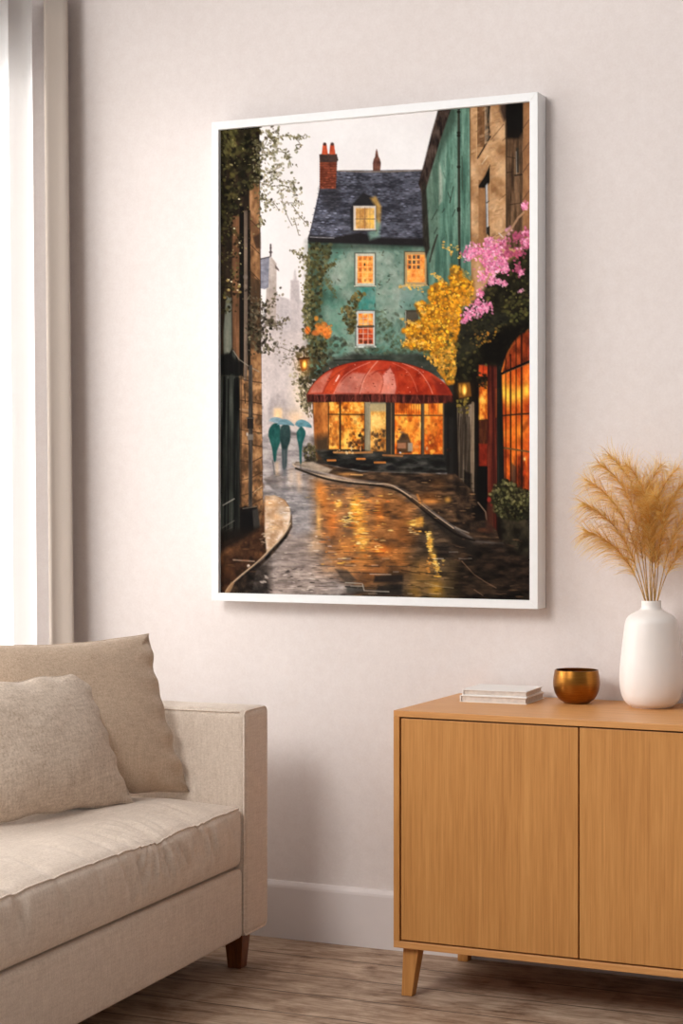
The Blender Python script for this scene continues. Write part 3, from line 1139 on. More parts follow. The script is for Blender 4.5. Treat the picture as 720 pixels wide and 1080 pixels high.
    for cx in (342.3, 350.2):
        poly([(cx - 1.9, 152), (cx + 1.9, 152), (cx + 3.4, 163), (cx - 3.2, 163)], tex((176, 62, 32), (214, 96, 58), 3, 6, 18), 0.5)
        dab(cx, 152, 2.0, 2.0, (78, 50, 48))
    poly([(393, 172), (394, 168), (395.5, 165), (396, 160), (397, 157), (398, 160), (399, 165), (400.5, 168), (401.5, 172), (400.8, 180), (393.2, 180)], tex((84, 50, 42), (134, 86, 68), 3, 3, 19), 0.6)
    # dormer
    poly([(369, 220), (372, 215), (383, 203), (393, 208), (398, 217), (397, 240), (370, 243)], (40, 38, 40), 1.0, 0.95)
    poly([(390, 209), (396, 207), (402, 218), (401, 234), (397, 246), (396, 218)], tex((150, 118, 66), (206, 160, 78), 5, 6, 20), 1.6, 0.9)
    poly([(397, 232), (401, 236), (400, 250), (390, 253), (388, 246)], (124, 160, 142), 2.0, 0.75)
    rect(372.6, 217, 396.2, 243, (206, 194, 180), 0.5)
    rect(375, 219.5, 394.5, 241, tex3((186, 130, 66), (224, 176, 98), (250, 196, 84), 6, 8, 21), 0.4)
    line([(384.6, 219), (384.6, 241)], 0.9, (146, 112, 78), .8); line([(375, 231), (395, 231)], 0.9, (120, 90, 66), .9)
    for x in (379.5, 390): line([(x, 219), (x, 241)], 0.5, (166, 124, 78), .7)
    line([(372, 243.4), (397, 243.2)], 1.0, (72, 60, 52), .8)

    def window(x0, y0, x1, y1, nx, ny, top, bot, fr, bar, split=None):
        rect(x0 - 1.2, y0 - 1.2, x1 + 1.2, y1 + 1.2, tuple(c * .45 for c in fr), 0.7, 0.8)
        rect(x0, y0, x1, y1, fr, 0.4)
        a, b, c, d = x0 + 2.2, y0 + 2.6, x1 - 1.9, y1 - 2.4
        rect(a, b, c, d, top, 0.4)
        if split: rect(a, split, c, d, bot, 0.5)
        for q in range(1, nx): line([(a + (c - a) * q / nx, b), (a + (c - a) * q / nx, d)], 0.8, bar, .8, .35)
        for q in range(1, ny): line([(a, b + (d - b) * q / ny), (c, b + (d - b) * q / ny)], 0.8, bar, .8, .35)
        line([(x0 - 1, y1 + .8), (x1 + 1, y1 + .8)], 1.3, tuple(min(255, v * 1.06) for v in fr), .9)
        return a, b, c, d
    fire = tex3((222, 108, 40), (246, 158, 66), (255, 196, 104), 5, 6, 22)
    red = tex3((134, 42, 26), (196, 72, 34), (232, 120, 52), 4, 5, 23)
    a, b, c, d = window(374.6, 267.5, 395, 301, 3, 5, fire, None, (196, 192, 172), (255, 190, 110))
    for q in range(3):
        for r_ in (0, 2, 4):
            dab(a + (c - a) * (q + .5) / 3, b + (d - b) * (r_ + .5) / 5, 1.5, 1.9, (150, 82, 48), .55)
    dab(384.5, 279, 1.0, 1.8, (50, 34, 32), .9)
    line([(374.8, 302.6), (395, 302.6)], 0.8, (64, 84, 72), .8)
    window(375.6, 328, 395, 365, 3, 6, fire, red, (190, 192, 186), (206, 180, 160), 345)
    line([(377.5, 344.5), (393.5, 344.2)], 2.4, (62, 58, 50), .85)
    line([(375, 366), (395.5, 365.5)], 1.4, (206, 210, 204), .9)
    for (x, y) in ((380.5, 360), (385.5, 361), (390.5, 360.5)): dab(x, y, 1.8, 2.3, (56, 40, 34), .7)
    a, b, c, d = window(427, 266, 449.5, 300, 4, 6, fire, None, (182, 152, 106), (250, 160, 84))
    for q in range(3):
        for r_ in range(3):
            rect(a + 1.2 + (c - a) * q / 4, b + .7 + (d - b) * r_ / 6 * 1.1, a + (c - a) * (q + 1) / 4 - .4, b + (d - b) * (r_ + 1) / 6 * 1.1 - 1, (78, 66, 62) if (q + r_) % 3 else (140, 80, 52), .4, .85)
    line([(421, 302), (434, 301.5), (446, 301)], 2.0, (212, 176, 116), .85)
    rect(427, 327, 441, 366, (66, 62, 50), 0.6); rect(429, 329, 441, 364, (84, 76, 62), 0.5); line([(427.6, 328), (427.6, 366)], 1.1, (160, 164, 150), .8)
    line([(427, 366.5), (437, 367)], 1.2, (196, 196, 184), .8)
    line([(450.5, 262), (452, 300)], 2.6, (50, 52, 42), .85); line([(455.5, 265), (456.5, 298)], 1.1, (58, 70, 60), .8)
    # ---- street-side teal building
    TEAL = [(462, 114), (496, 104), (499, 330), (478, 330), (452, 300), (449, 260), (446, 196)]
    poly(TEAL, tex3((66, 100, 86), (98, 136, 118), (132, 164, 146), 4, 46, 24, 2.0), 0.6)
    poly([(449, 195), (456, 170), (462, 150), (463, 240), (456, 290), (451, 270)], tex((88, 108, 92), (126, 148, 130), 4, 30, 25), 2, 0.7)
    poly([(470, 116), (482, 112), (482, 128), (466, 160), (458, 178), (464, 140)], (50, 66, 54), 3.5, 0.65)
    poly([(455.5, 176), (462.5, 170), (463.5, 222), (456, 230)], tex((66, 92, 78), (96, 124, 106), 3, 20, 26), 0.8, 0.8)
    poly([(463, 172), (466.5, 186), (466, 212), (463, 216)], (178, 178, 162), 1.2, 0.65)
    for _ in range(60):
        x, y = rg.uniform(452, 495), rg.uniform(150, 270)
        line([(x, y), (x + rg.normal(0, 1.5), y + rg.uniform(2, 8))], 0.6, jit((62, 88, 72), .15), rg.uniform(.25, .7))
    for p in (((472, 203), (475, 210), (474, 214)), ((474, 214), (478, 197)), ((477, 228), (480, 221)), ((455, 232), (461, 221)), ((466, 224), (469, 220)), ((458, 246), (461, 240))): line(p, 0.8, (44, 54, 44), .8)
    poly([(462, 115.5), (477, 111), (471, 128), (463, 152), (454, 182), (449, 200), (446, 206), (441, 194), (447, 172), (455, 140)], tex3((34, 26, 24), (62, 48, 42), (92, 74, 64), 3, 10, 27), 0.8, 1)
    poly([(444, 195), (449, 192), (453, 262), (449, 272), (446, 255)], tex((34, 30, 26), (64, 58, 48), 3, 12, 28), 1.0, 0.95)
    line([(483.5, 108), (483.8, 200), (484.5, 300)], 2.6, (48, 46, 38), .95)
    line([(482.6, 112), (483, 290)], 0.7, (96, 104, 88), .6)
    for y in (118, 140, 143, 176, 220, 222): dab(483.5, y, 2.2, 1.8, (36, 32, 26))
    line([(487, 165), (487.6, 200)], 1.0, (66, 76, 62), .7)
    line([(455, 268), (461, 248), (456, 262), (453, 276)], 1.6, (46, 42, 34), .8)
    # ---- stone building on the right
    STONE = [(495, 103), (560, 95), (560, 330), (497, 330)]
    poly(STONE, tex3((146, 104, 66), (184, 140, 96), (214, 172, 128), 16, 20, 29, 2.0), 0.6)
    line([(495.3, 106), (496.3, 262)], 1.0, (86, 62, 42), .8)
    rect(503, 104, 511, 155, tex((104, 70, 42), (150, 108, 70), 3, 18, 30), 0.6)
    poly([(511, 104), (517, 103), (516, 146), (511, 152)], tex((84, 72, 62), (168, 142, 112), 3, 8, 31), 0.6)
    line([(517, 104), (514, 126), (516, 140)], 2.0, (54, 42, 32), .85)
    line([(503.5, 167), (517, 144)], 1.6, (50, 36, 26), .9)
    line([(508, 173), (514.5, 164)], 0.9, (226, 204, 172), .85)
    line([(502.5, 106), (502.5, 165)], 0.8, (214, 172, 122), .8)
    line([(517, 148), (531, 131)], 0.8, (90, 62, 40), .7)
    for _ in range(26):
        x, y = rg.uniform(497, 532), rg.uniform(110, 255)
        line([(x, y), (x + rg.uniform(2, 9), y - rg.uniform(1.5, 6))], 0.6, jit((112, 78, 50), .2), rg.uniform(.35, .8))
    scatter([(497, 108), (532, 105), (532, 255), (497, 255)], 160, [(200, 160, 116), (150, 110, 72), (186, 150, 112), (214, 180, 140)], 0.7, 2.2, (0.15, 0.45), 2.2, -0.6)
    poly([(527, 100), (536, 99), (537, 122), (531, 128), (527, 116)], (56, 42, 36), 1.8, 0.85)
    poly([(534, 108), (540, 98), (551.5, 98), (551.5, 146), (533.5, 143)], (18, 15, 13), 0.9)
    poly([(533.5, 132), (551.5, 140), (551.5, 262), (534, 262)], tex3((62, 46, 33), (98, 72, 50), (132, 102, 74), 3, 26, 32), 0.9)
    poly([(533, 108), (552, 104), (551, 140), (547, 146), (533.5, 146)], (20, 17, 14), 2.0, 0.92)
    line([(533.6, 130), (533.8, 250)], 1.2, (64, 48, 34), .85)
    rect(544, 156, 547, 182, (52, 48, 42), 0.5, .9); line([(544.2, 160), (544.6, 184)], 0.9, (168, 160, 146), .7); line([(543, 185), (550, 184)], 1.6, (40, 32, 26), .85)
    line([(534, 165), (543, 167)], .9, (54, 40, 30), .8); line([(534, 182), (541, 181)], .9, (54, 40, 30), .8); line([(537, 216), (549, 214)], .9, (56, 42, 30), .7)
    rect(551.5, 98, 560, 262, tex((136, 94, 60), (172, 124, 82), 5, 16, 33), 0.6)
    for y in (130, 154, 176, 205): line([(551, y + 6), (558, y - 4)], 0.8, (84, 58, 40), .8)
    rect(504.5, 190, 513, 262, tex((128, 88, 54), (164, 118, 76), 4, 18, 34), 0.6, .9)
    poly([(504.5, 196), (511, 186), (516.5, 174), (516.5, 192), (511, 198), (505, 198)], (24, 20, 16), 0.8)
    poly([(511.5, 196), (514, 193), (515, 245), (512.5, 246)], (176, 178, 180), 0.6, .95)
    line([(513, 214), (515.5, 212)], 0.9, (74, 66, 58)); line([(511.6, 196), (513, 248)], 0.6, (60, 50, 42), .8)
    poly([(513, 240), (516.5, 238), (516.5, 250), (513, 246)], (36, 28, 22), .6, .9)
    line([(516.8, 176), (516.8, 250)], 0.8, (206, 164, 116), .7)
    # ---- left building
    LEFT = [(225, 125), (273.5, 128), (274.5, 250), (275.5, 400), (277, 520), (279, 560), (225, 620)]
    poly(LEFT, tex((24, 19, 14), (62, 46, 32), 5, 26, 35), 0.6)
    STR = [(263, 195), (273.5, 190), (274.3, 300), (263, 300)]
    poly(STR, tex3((88, 60, 38), (138, 98, 62), (178, 132, 90), 6, 14, 36), 0.6)
    poly([(262, 290), (274, 296), (275, 400), (263, 375)], tex((62, 46, 32), (104, 74, 48), 4, 16, 37), 1.0)
    poly([(263, 366), (275.3, 372), (277, 520), (278, 556), (254, 556), (253, 400)], tex3((78, 54, 34), (134, 94, 58), (182, 136, 90), 7, 12, 38), 0.7)
    rect(245, 228, 252.5, 382, tex((78, 52, 34), (132, 90, 58), 4, 30, 39), 0.8)
    rect(252.5, 218, 257, 400, (20, 17, 14), 0.7); rect(261, 222, 264, 390, (26, 22, 17), 0.6)
    rect(257.2, 222, 260.8, 402, tex((86, 72, 60), (128, 108, 92), 2, 22, 40), 0.4)
    line([(258, 224), (258, 400)], 0.6, (156, 136, 116), .6)
    dab(258.8, 292, 2.6, 3.0, (116, 102, 90)); dab(258.8, 302, 2.2, 2.6, (140, 122, 106), .6)
    poly([(263, 224), (270, 232), (274, 245), (274.4, 262), (270, 258), (263, 240)], (104, 70, 46), 1.5, .7)
    poly([(267, 250), (274.4, 246), (274.2, 262), (270, 262)], (58, 42, 32), 1.0, .75)
    for y in (236, 262, 290): line([(263, y - 5), (274, y + 6)], .9, (64, 44, 30), .75)
    poly([(238.5, 312), (244, 314), (244.5, 366), (241, 378), (236, 380), (235.5, 350)], tex((92, 96, 84), (128, 128, 112), 4, 26, 41), 0.9)
    poly([(225, 374), (240, 374), (246, 368), (252, 380), (253, 600), (225, 610)], tex3((14, 14, 12), (34, 36, 32), (64, 66, 58), 3.2, 60, 42, 2.4), 0.9)
    poly([(225, 378), (240, 372), (252, 382), (252, 396), (225, 396)], (16, 16, 14), 1.5, .9)
    line([(246, 370), (252, 379), (262, 386), (273, 392)], 1.0, (150, 140, 124), .75)
    line([(233, 396), (262, 398)], .8, (70, 64, 54), .6)
    for x, a in ((237, .6), (240.5, .8), (247.5, .8), (249.8, .5)): line([(x, 400), (x, 560)], 1.6, (12, 12, 11), a)
    for x in (243.5, 245): line([(x, 395), (x - .5, 560)], 1.0, (78, 80, 70), .5)
    for k_, y in enumerate((402, 424, 436.5, 455, 469, 488, 504, 520, 532, 545)):
        line([(253.5, y + (3 if k_ > 5 else -2)), (265, y), (276, y + (2 if k_ < 5 else -6))], 1.0, (58, 38, 24), .85)
    scatter([(254, 395), (276, 400), (278, 556), (254, 556)], 120, [(70, 48, 30), (52, 38, 26), (176, 132, 86), (110, 78, 48)], .7, 2.2, (.2, .6), 1.6)
    line([(253, 431.5), (265, 433)], 1.0, (188, 160, 124), .7); line([(268, 519), (276, 513)], .8, (210, 180, 140), .8)
    poly([(262, 385), (266, 385), (266.5, 440), (266, 536), (262, 536)], tex((42, 38, 34), (92, 84, 76), 2, 18, 43), 0.5)
    rect(260.5, 440, 267.2, 452, (34, 30, 28), 0.5); line([(260, 441), (267.5, 441)], 1.0, (96, 88, 80)); rect(261, 458, 267, 464, (120, 112, 104), .6, .9); dab(260.6, 458, 1.2, 2.2, (190, 182, 172), .8)
    line([(257.5, 405), (258.5, 425)], 1.2, (42, 30, 20), .8); line([(254.3, 395), (254.3, 545)], 1.0, (52, 36, 24), .7)
    poly([(253, 536), (258, 534), (271, 535), (274, 560), (267, 563), (253, 562)], (15, 13, 12), .8)
    poly([(266, 538), (272, 536), (274.5, 558), (267.5, 561)], (58, 54, 50), .7, .9); line([(256, 536.5), (271, 534)], 1.0, (116, 106, 94), .8)
    line([(235, 533), (247, 526)], 1.0, (176, 168, 154), .8); line([(234, 557), (247, 549)], .9, (120, 112, 100), .7); line([(234, 562), (245, 556)], .6, (90, 84, 74), .7)
    # ---- creepers on the left house, branches in the sky
    scatter([(230, 128), (274, 126), (275, 190), (262, 202), (252, 212), (230, 260)], 620, [(30, 27, 15), (58, 54, 27), (84, 76, 38), (20, 18, 11), (44, 38, 22)], 1.0, 2.8, (0.5, 1), 1.5)
    scatter([(230, 135), (250, 135), (248, 165), (230, 165)], 60, [(92, 88, 46), (110, 104, 56)], 0.7, 2.0, (.3, .7), 2.0, 1.2)
    scatter([(233, 140), (274, 140), (274, 240), (233, 320)], 110, [(134, 122, 70), (104, 96, 52), (160, 146, 96)], 0.4, 1.0, (.4, .85), 1.5)
    scatter([(233, 200), (256, 215), (254, 300), (248, 330), (233, 330)], 170, [(58, 52, 28), (34, 30, 18), (86, 78, 42), (24, 20, 13)], 0.8, 2.0, (.4, .95))
    for (x, y) in ((253, 267), (252.5, 300), (250.5, 306), (241, 305.5), (252.5, 256), (247, 241), (241, 295), (244, 297), (252, 210)): dab(x, y, 1.2, .9, (232, 220, 180), .9)
    for (x, y) in ((240, 296), (252, 302), (253, 308), (241, 306), (237, 314)): dab(x, y, 2.0, 1.5, (176, 148, 80), .8)

    def branch(P, n, r0, r1, cols, spread, a=(.5, .95), wd=.7, wc=(92, 80, 62)):
        P2 = smooth_curve(P, 6)
        line(P2, wd, wc, .75)
        for _ in range(n):
            q = P2[rg.randint(len(P2))]
            dab(q[0] + rg.normal(0, spread), q[1] + rg.normal(0, spread), rg.uniform(r0, r1) * 1.4, rg.uniform(r0, r1), jit(cols[rg.randint(len(cols))], .12), rg.uniform(*a), rg.uniform(0, 3.1))
    OL = [(92, 86, 56), (124, 116, 80), (146, 138, 104), (70, 62, 42)]
    OL2 = [(148, 140, 112), (168, 160, 134), (124, 116, 88)]
    branch([(266, 150), (278, 154), (284, 142), (292, 137)], 46, .7, 1.9, OL, 3.2)
    branch([(280, 140), (290, 150), (292, 146)], 34, .7, 1.9, OL, 3.0)
    branch([(292, 146), (304, 142.5), (312, 145), (321, 143)], 40, .6, 1.6, OL, 1.8)
    branch([(312, 146), (317, 154), (311, 159)], 16, .6, 1.4, OL, 1.5)
    branch([(272, 165), (285, 162), (296, 160), (303, 164), (307, 176)], 62, .6, 1.7, OL + OL2, 2.8)
    branch([(270, 176), (282, 182), (292, 178), (296, 176)], 52, .6, 1.8, OL + OL2, 4.0)
    branch([(270, 190), (284, 196), (300, 196), (308, 202), (313, 201)], 74, .6, 1.7, OL2 + OL, 3.2)
    branch([(286, 186), (300, 192), (312, 192)], 30, .5, 1.5, OL2, 2.0)
    branch([(274, 206), (282, 214), (279, 222)], 34, .6, 1.6, OL, 2.4)
    branch([(276, 210), (288, 214), (294, 222)], 22, .5, 1.3, OL2 + OL, 1.6)
    branch([(296, 200), (298, 214), (303, 228), (308, 238)], 40, .5, 1.4, OL2, 2.2)
    branch([(300, 214), (312, 214), (317, 214)], 20, .5, 1.3, OL2, 1.4)
    branch([(308, 216), (316, 228), (325, 237)], 30, .5, 1.3, OL2 + OL, 1.4)
    branch([(310, 230), (315, 248)], 12, .5, 1.0, OL2, 1.2)
    branch([(272, 222), (276, 232), (273, 236)], 24, .6, 1.6, OL, 2.0)
    scatter([(270, 150), (290, 150), (296, 190), (284, 205), (272, 215)], 120, OL + OL2, .5, 1.6, (.4, .9))
    branch([(262, 310), (272, 318), (284, 322), (292, 308)], 58, .6, 1.8, [(72, 64, 46), (104, 96, 70), (52, 44, 32), (138, 128, 104)], 4.0)
    branch([(264, 330), (280, 336), (286, 344), (296, 342), (300, 337)], 48, .6, 1.7, [(64, 56, 42), (96, 88, 68), (120, 110, 90)], 2.6, wd=1.1, wc=(60, 50, 40))
    branch([(264, 345), (276, 356), (286, 370)], 60, .7, 1.9, [(44, 38, 28), (82, 74, 54), (112, 104, 82)], 3.5)
    scatter([(262, 318), (280, 318), (290, 340), (282, 372), (262, 375)], 170, [(50, 42, 30), (78, 70, 50), (108, 100, 76), (32, 27, 20)], .7, 2.0, (.4, .95))
    scatter([(282, 318), (296, 330), (302, 360), (290, 380), (280, 350)], 46, [(120, 110, 96), (98, 88, 74)], .5, 1.3, (.3, .7))
    branch([(296, 366), (306, 370), (316, 372)], 34, .5, 1.5, [(120, 112, 98), (90, 82, 68)], 4.0, (.3, .75))
    branch([(298, 380), (308, 378), (312, 390)], 30, .5, 1.3, [(130, 122, 108), (104, 96, 84)], 3.5, (.3, .7))
    # ---- ivy on the green house
    scatter([(326, 256), (350, 258), (346, 276), (340, 300), (338, 330), (345, 372), (326, 372), (319, 330), (322, 300)], 430, [(64, 60, 34), (92, 86, 48), (44, 40, 24), (116, 106, 62), (78, 78, 46)], .8, 2.4, (.4, .95))
    scatter([(316, 262), (328, 258), (328, 360), (318, 360), (320, 320), (314, 290)], 150, [(120, 114, 72), (90, 84, 50), (142, 134, 92)], .6, 1.6, (.45, .95))
    branch([(341, 286), (347, 281), (353, 277)], 26, .7, 1.7, [(98, 86, 44), (74, 70, 38)], 1.6, (.5, .9), .9)
    branch([(309, 264), (316, 270), (324, 276)], 26, .5, 1.4, OL, 1.6)
    scatter([(346, 288), (352, 300), (356, 316), (350, 312), (342, 296)], 46, [(84, 92, 62), (98, 88, 50)], .6, 1.6, (.3, .7))
    scatter([(374, 306), (386, 308), (378, 318), (375, 332), (374, 350), (368, 352), (362, 338), (360, 326), (366, 322)], 150, [(96, 84, 44), (72, 66, 36), (56, 50, 28), (124, 106, 58)], .8, 2.1, (.5, .95))
    scatter([(396, 326), (408, 330), (415, 350), (440, 372), (420, 374), (398, 350)], 90, [(70, 86, 62), (96, 104, 76), (58, 62, 42)], .7, 2.0, (.25, .7))
    scatter([(344, 352), (372, 362), (420, 372), (470, 380), (470, 392), (344, 392)], 200, [(56, 60, 44), (76, 80, 60), (42, 42, 32), (92, 96, 74)], .9, 2.6, (.3, .8))
    # dark fascia over the awning
    poly([(352, 378), (372, 372), (400, 374), (440, 372), (474, 382), (478, 404), (450, 396), (400, 384), (370, 390), (336, 406), (330, 396)], tex((40, 44, 38), (72, 76, 66), 14, 6, 44), 2.2, .9)
    line([(352, 380), (380, 379.5), (402, 379)], 1.0, (30, 30, 27), .9)
    # left wing of the cafe: shrub, orange sign, lantern
    scatter([(312, 366), (330, 364), (352, 376), (340, 396), (330, 420), (318, 440), (316, 400)], 300, [(64, 58, 38), (46, 42, 28), (96, 86, 58), (82, 72, 44), (30, 27, 19)], .8, 2.2, (.45, .95))
    scatter([(305, 392), (322, 394), (330, 420), (326, 440), (312, 424)], 110, [(168, 154, 118), (140, 126, 92), (196, 182, 148), (104, 94, 66)], .6, 1.5, (.4, .85))
    scatter([(318, 424), (330, 424), (331, 442), (324, 440)], 40, [(90, 80, 58), (120, 108, 80)], .6, 1.4, (.5, .9))
    for (x, y, rx, ry, c) in ((324.2, 348.5, 3.4, 4.6, (226, 112, 32)), (333, 351, 5, 3.4, (196, 106, 44)), (338, 347, 6, 5.4, (222, 128, 50)), (344.5, 351, 5.4, 7.2, (216, 116, 40)), (333.5, 336, 2.6, 3.2, (196, 130, 44)), (341.5, 341, 3.2, 2.0, (176, 112, 46)), (335, 342, 3, 2, (150, 104, 44))):
        dab(x, y, rx, ry, c, .95)
    scatter([(330, 341), (350, 343), (349, 358), (334, 353)], 40, [(240, 146, 60), (184, 92, 32), (232, 130, 44)], .6, 1.5, (.4, .8))
    line([(320, 343), (330, 355)], .8, (60, 44, 28), .6)
    glow(320.5, 384, 9, 11, (244, 178, 82), .55)
    poly([(315.5, 378), (325, 377.5), (323.5, 390), (319, 392), (317, 389)], (150, 82, 30), .6)
    dab(321, 384.5, 2.8, 4.8, (255, 190, 62)); dab(321, 384.5, 1.5, 3.0, (255, 224, 120))
    line([(315, 378.5), (325.4, 377.6)], 2.0, (70, 42, 22)); line([(320.3, 370), (320.3, 377)], 1.0, (42, 32, 22), .9)
    # ---- cafe front
    poly([(329, 420), (472, 420), (474, 498), (440, 498), (380, 496), (334, 488)], (44, 40, 36), .8)
    poly([(330, 424), (347, 424), (347, 482), (333, 486), (331, 460)], tex3((134, 74, 30), (190, 112, 48), (224, 146, 66), 6, 16, 45), .9)
    poly([(330, 462), (348, 458), (350, 492), (332, 488)], (54, 44, 34), 5, .85)
    inner_ = tex3((134, 62, 18), (228, 128, 30), (255, 196, 86), 7, 10, 46, 2.4)
    inner2 = tex3((146, 58, 16), (224, 102, 22), (255, 176, 64), 8, 11, 47, 2.3)
    rect(346, 423, 385, 474, inner_, .6)
    rect(346, 438, 358, 470, tex3((150, 84, 34), (206, 128, 48), (250, 186, 88), 4, 7, 48), 1.0, .7)
    rect(390, 426, 407, 476, tex3((164, 98, 38), (222, 156, 66), (252, 208, 120), 6, 9, 49), .6)
    rect(390, 424, 407, 434, (168, 158, 122), 1.5, .85)
    rect(416, 423, 444, 479, inner2, .6)
    rect(447, 424, 467, 479, inner2, .6)
    glow(433, 450, 6, 7, (255, 180, 60), .8); glow(443, 448, 3, 5, (255, 214, 120), .9); glow(455, 450, 8, 10, (255, 176, 60), .5)
    glow(376, 442, 5, 5, (255, 226, 130), .8); glow(366, 460, 5, 9, (255, 206, 90), .7); glow(398, 444, 7, 7, (255, 214, 120), .6)
    scatter([(347, 426), (384, 426), (384, 438), (347, 438)], 46, [(255, 206, 104), (214, 126, 40), (244, 166, 60)], .7, 1.7, (.4, .85))
    scatter([(347, 440), (384, 440), (384, 470), (347, 470)], 80, [(255, 198, 90), (196, 100, 30), (240, 150, 46), (140, 76, 30)], .7, 2.0, (.35, .8), 1.4, 1.5)
    for x in np.arange(418, 443, 2.6): line([(x, 425), (x, 436)], .9, (150, 78, 22), .6)
    for x in (452, 457, 462): line([(x, 426), (x, 437)], .9, (160, 84, 24), .55)
    scatter([(418, 439), (467, 439), (467, 478), (418, 478)], 110, [(255, 176, 66), (206, 92, 24), (236, 130, 36), (160, 66, 20)], .7, 2.1, (.3, .75), 1.3, 1.5)
    # silhouettes inside
    scatter([(372, 456), (384, 452), (385, 474), (366, 474)], 40, [(70, 44, 26), (110, 62, 30), (46, 32, 22)], .8, 2.0, (.5, .9))
    scatter([(392, 456), (406, 452), (406, 476), (392, 476)], 46, [(86, 62, 40), (60, 46, 34), (120, 80, 44)], .8, 2.0, (.4, .85))
    poly([(419, 466), (424, 456), (430, 458), (433, 466), (434, 478), (418, 478)], (62, 46, 34), 1.0, .85)
    rect(418.5, 464, 431, 466.5, (90, 70, 52), .5, .9); rect(419, 467, 428, 473, (168, 116, 84), .7, .9); rect(430, 467, 435, 476, (156, 146, 130), .6, .9)
    dab(423.5, 456, 3, 1.3, (150, 104, 70), .8); dab(425, 460, 2.2, 2.0, (60, 46, 38), .9); dab(421, 453, 2, 1.2, (104, 60, 32), .8)
    dab(439, 471, 3.5, 2.2, (236, 150, 70), .8); dab(456, 476, 3.2, 2.2, (250, 176, 60), .9); dab(450, 473, 1.4, 2.4, (210, 190, 150), .6)
    # mullions and posts
    for (x, w_, c) in ((358.6, 2.0, (58, 40, 26)), (346.3, 1.2, (70, 46, 28)), (409, 4.2, (52, 46, 40)), (412.5, 1.4, (110, 90, 62)), (415, 1.8, (58, 50, 42)), (445.5, 3.0, (92, 80, 62)), (444.4, .9, (48, 38, 30)), (467.5, 1.6, (128, 98, 60))):
        line([(x, 424), (x, 479)], w_, c, .95)
    rect(384.5, 424, 390.5, 477, tex((130, 120, 96), (176, 164, 134), 2, 20, 50), .6); line([(384.4, 425), (384.4, 476)], .9, (66, 54, 40), .8)
    line([(346, 437), (384, 437.2)], 1.4, (74, 48, 26), .95); line([(416, 438), (444, 438.2)], 1.4, (70, 46, 28), .95); line([(447, 438.2), (467, 438.2)], 1.2, (84, 58, 34), .9)
    line([(359, 452), (384, 452)], .6, (150, 90, 40), .6)
    rect(468, 424, 473, 497, (38, 36, 33), .8)
    poly([(331, 474), (384, 475), (416, 480), (468, 481), (472, 498), (440, 500), (390, 498), (345, 490)], tex3((24, 24, 22), (50, 50, 46), (86, 82, 74), 14, 5, 51), 1.4, .95)
    line([(352, 477), (372, 477.6), (392, 477)], 2.2, (186, 126, 66), .9); scatter([(352, 474), (372, 475), (372, 479), (352, 478)], 12, [(232, 196, 140), (214, 160, 96)], .6, 1.3, (.6, .9))
    line([(404, 480), (424, 481)], 2.0, (170, 108, 54), .85)
    for (x, y, r_) in ((349.5, 485.5, 4), (380.5, 484, 4.2), (400.5, 487.8, 5.5)): line([(x - r_, y), (x + r_, y)], 2.0, (214, 128, 52), .9); line([(x - r_, y + 2), (x + r_, y + 2)], 1.0, (40, 30, 22), .8)
    dab(370.5, 473, .9, 3, (214, 190, 150), .8); dab(380, 473.5, 1, 3, (236, 170, 104), .8); dab(422, 477.5, 1.3, 1.0, (206, 220, 226), .9)
    scatter([(346, 492), (440, 498), (468, 498), (468, 486), (440, 484)], 40, [(28, 26, 24), (18, 17, 16)], 1.2, 3.0, (.4, .8), 2.5, 0)
    dab(473.5, 474.5, 2.6, 2.4, (240, 88, 40)); dab(473, 474, 1.3, 1.2, (255, 130, 70))
    # shrub by the corner
    scatter([(320, 470), (332, 468), (333, 492), (322, 490)], 90, [(96, 88, 54), (70, 64, 40), (124, 114, 74), (46, 42, 28)], .8, 1.9, (.5, .95))
    rect(322, 482, 333, 494, (46, 40, 32), 2.0, .8)
    poly([(468, 384), (486, 380), (488, 440), (470, 440)], (24, 22, 17), 1.5, .9)
    # ---- awning
    AW = smooth_curve([(323.5, 416), (330, 405), (342, 393.5), (358, 385.5), (378, 381.2), (396, 379.8), (412, 380.8), (432, 384.5), (450, 391), (464, 400), (473, 409), (477.5, 418)], 4)
    AW = AW + [(400, 416), (323.5, 416)]
    poly(AW, tex3((138, 36, 20), (178, 52, 28), (200, 74, 42), 14, 10, 52, 1.8), .6)
    poly([(330, 406), (342, 395), (350, 391), (340, 414), (326, 415)], tex((176, 96, 76), (214, 148, 130), 6, 8, 53), 1.5, .8)
    poly([(352, 390), (366, 385), (360, 396), (352, 415), (340, 415), (346, 401)], (202, 74, 34), 1.5, .75)
    poly([(365, 397), (372, 393), (386, 394), (379, 415), (352, 415), (357, 405)], tex((190, 112, 94), (218, 154, 138), 9, 10, 54), 1.2, .75)
    poly([(388, 393), (395, 391), (402, 394), (404, 403), (401, 415), (379, 415), (383, 402)], tex((190, 102, 80), (218, 146, 126), 9, 10, 55), 1.2, .75)
    poly([(403, 396), (411, 387), (416, 397), (418, 408), (416, 416), (401, 416), (404, 405)], tex((206, 126, 108), (228, 164, 150), 8, 10, 56), 1.0, .8)
    glow(405, 410, 10, 6, (232, 128, 98), .6)
    poly([(417, 392), (436, 388), (450, 396), (460, 408), (464, 417), (420, 416), (419, 404)], tex3((138, 34, 16), (172, 48, 22), (196, 70, 34), 8, 9, 57), 1.5, .85)
    poly([(455, 397), (466, 403), (476, 417), (464, 417)], (118, 32, 22), 2.0, .7)
    line(smooth_curve([(340, 415), (347, 402), (360, 391), (378, 383)], 5), .9, (128, 40, 26), .7)
    line(smooth_curve([(352, 415), (360, 400), (372, 390), (390, 382)], 5), .8, (226, 150, 128), .7)
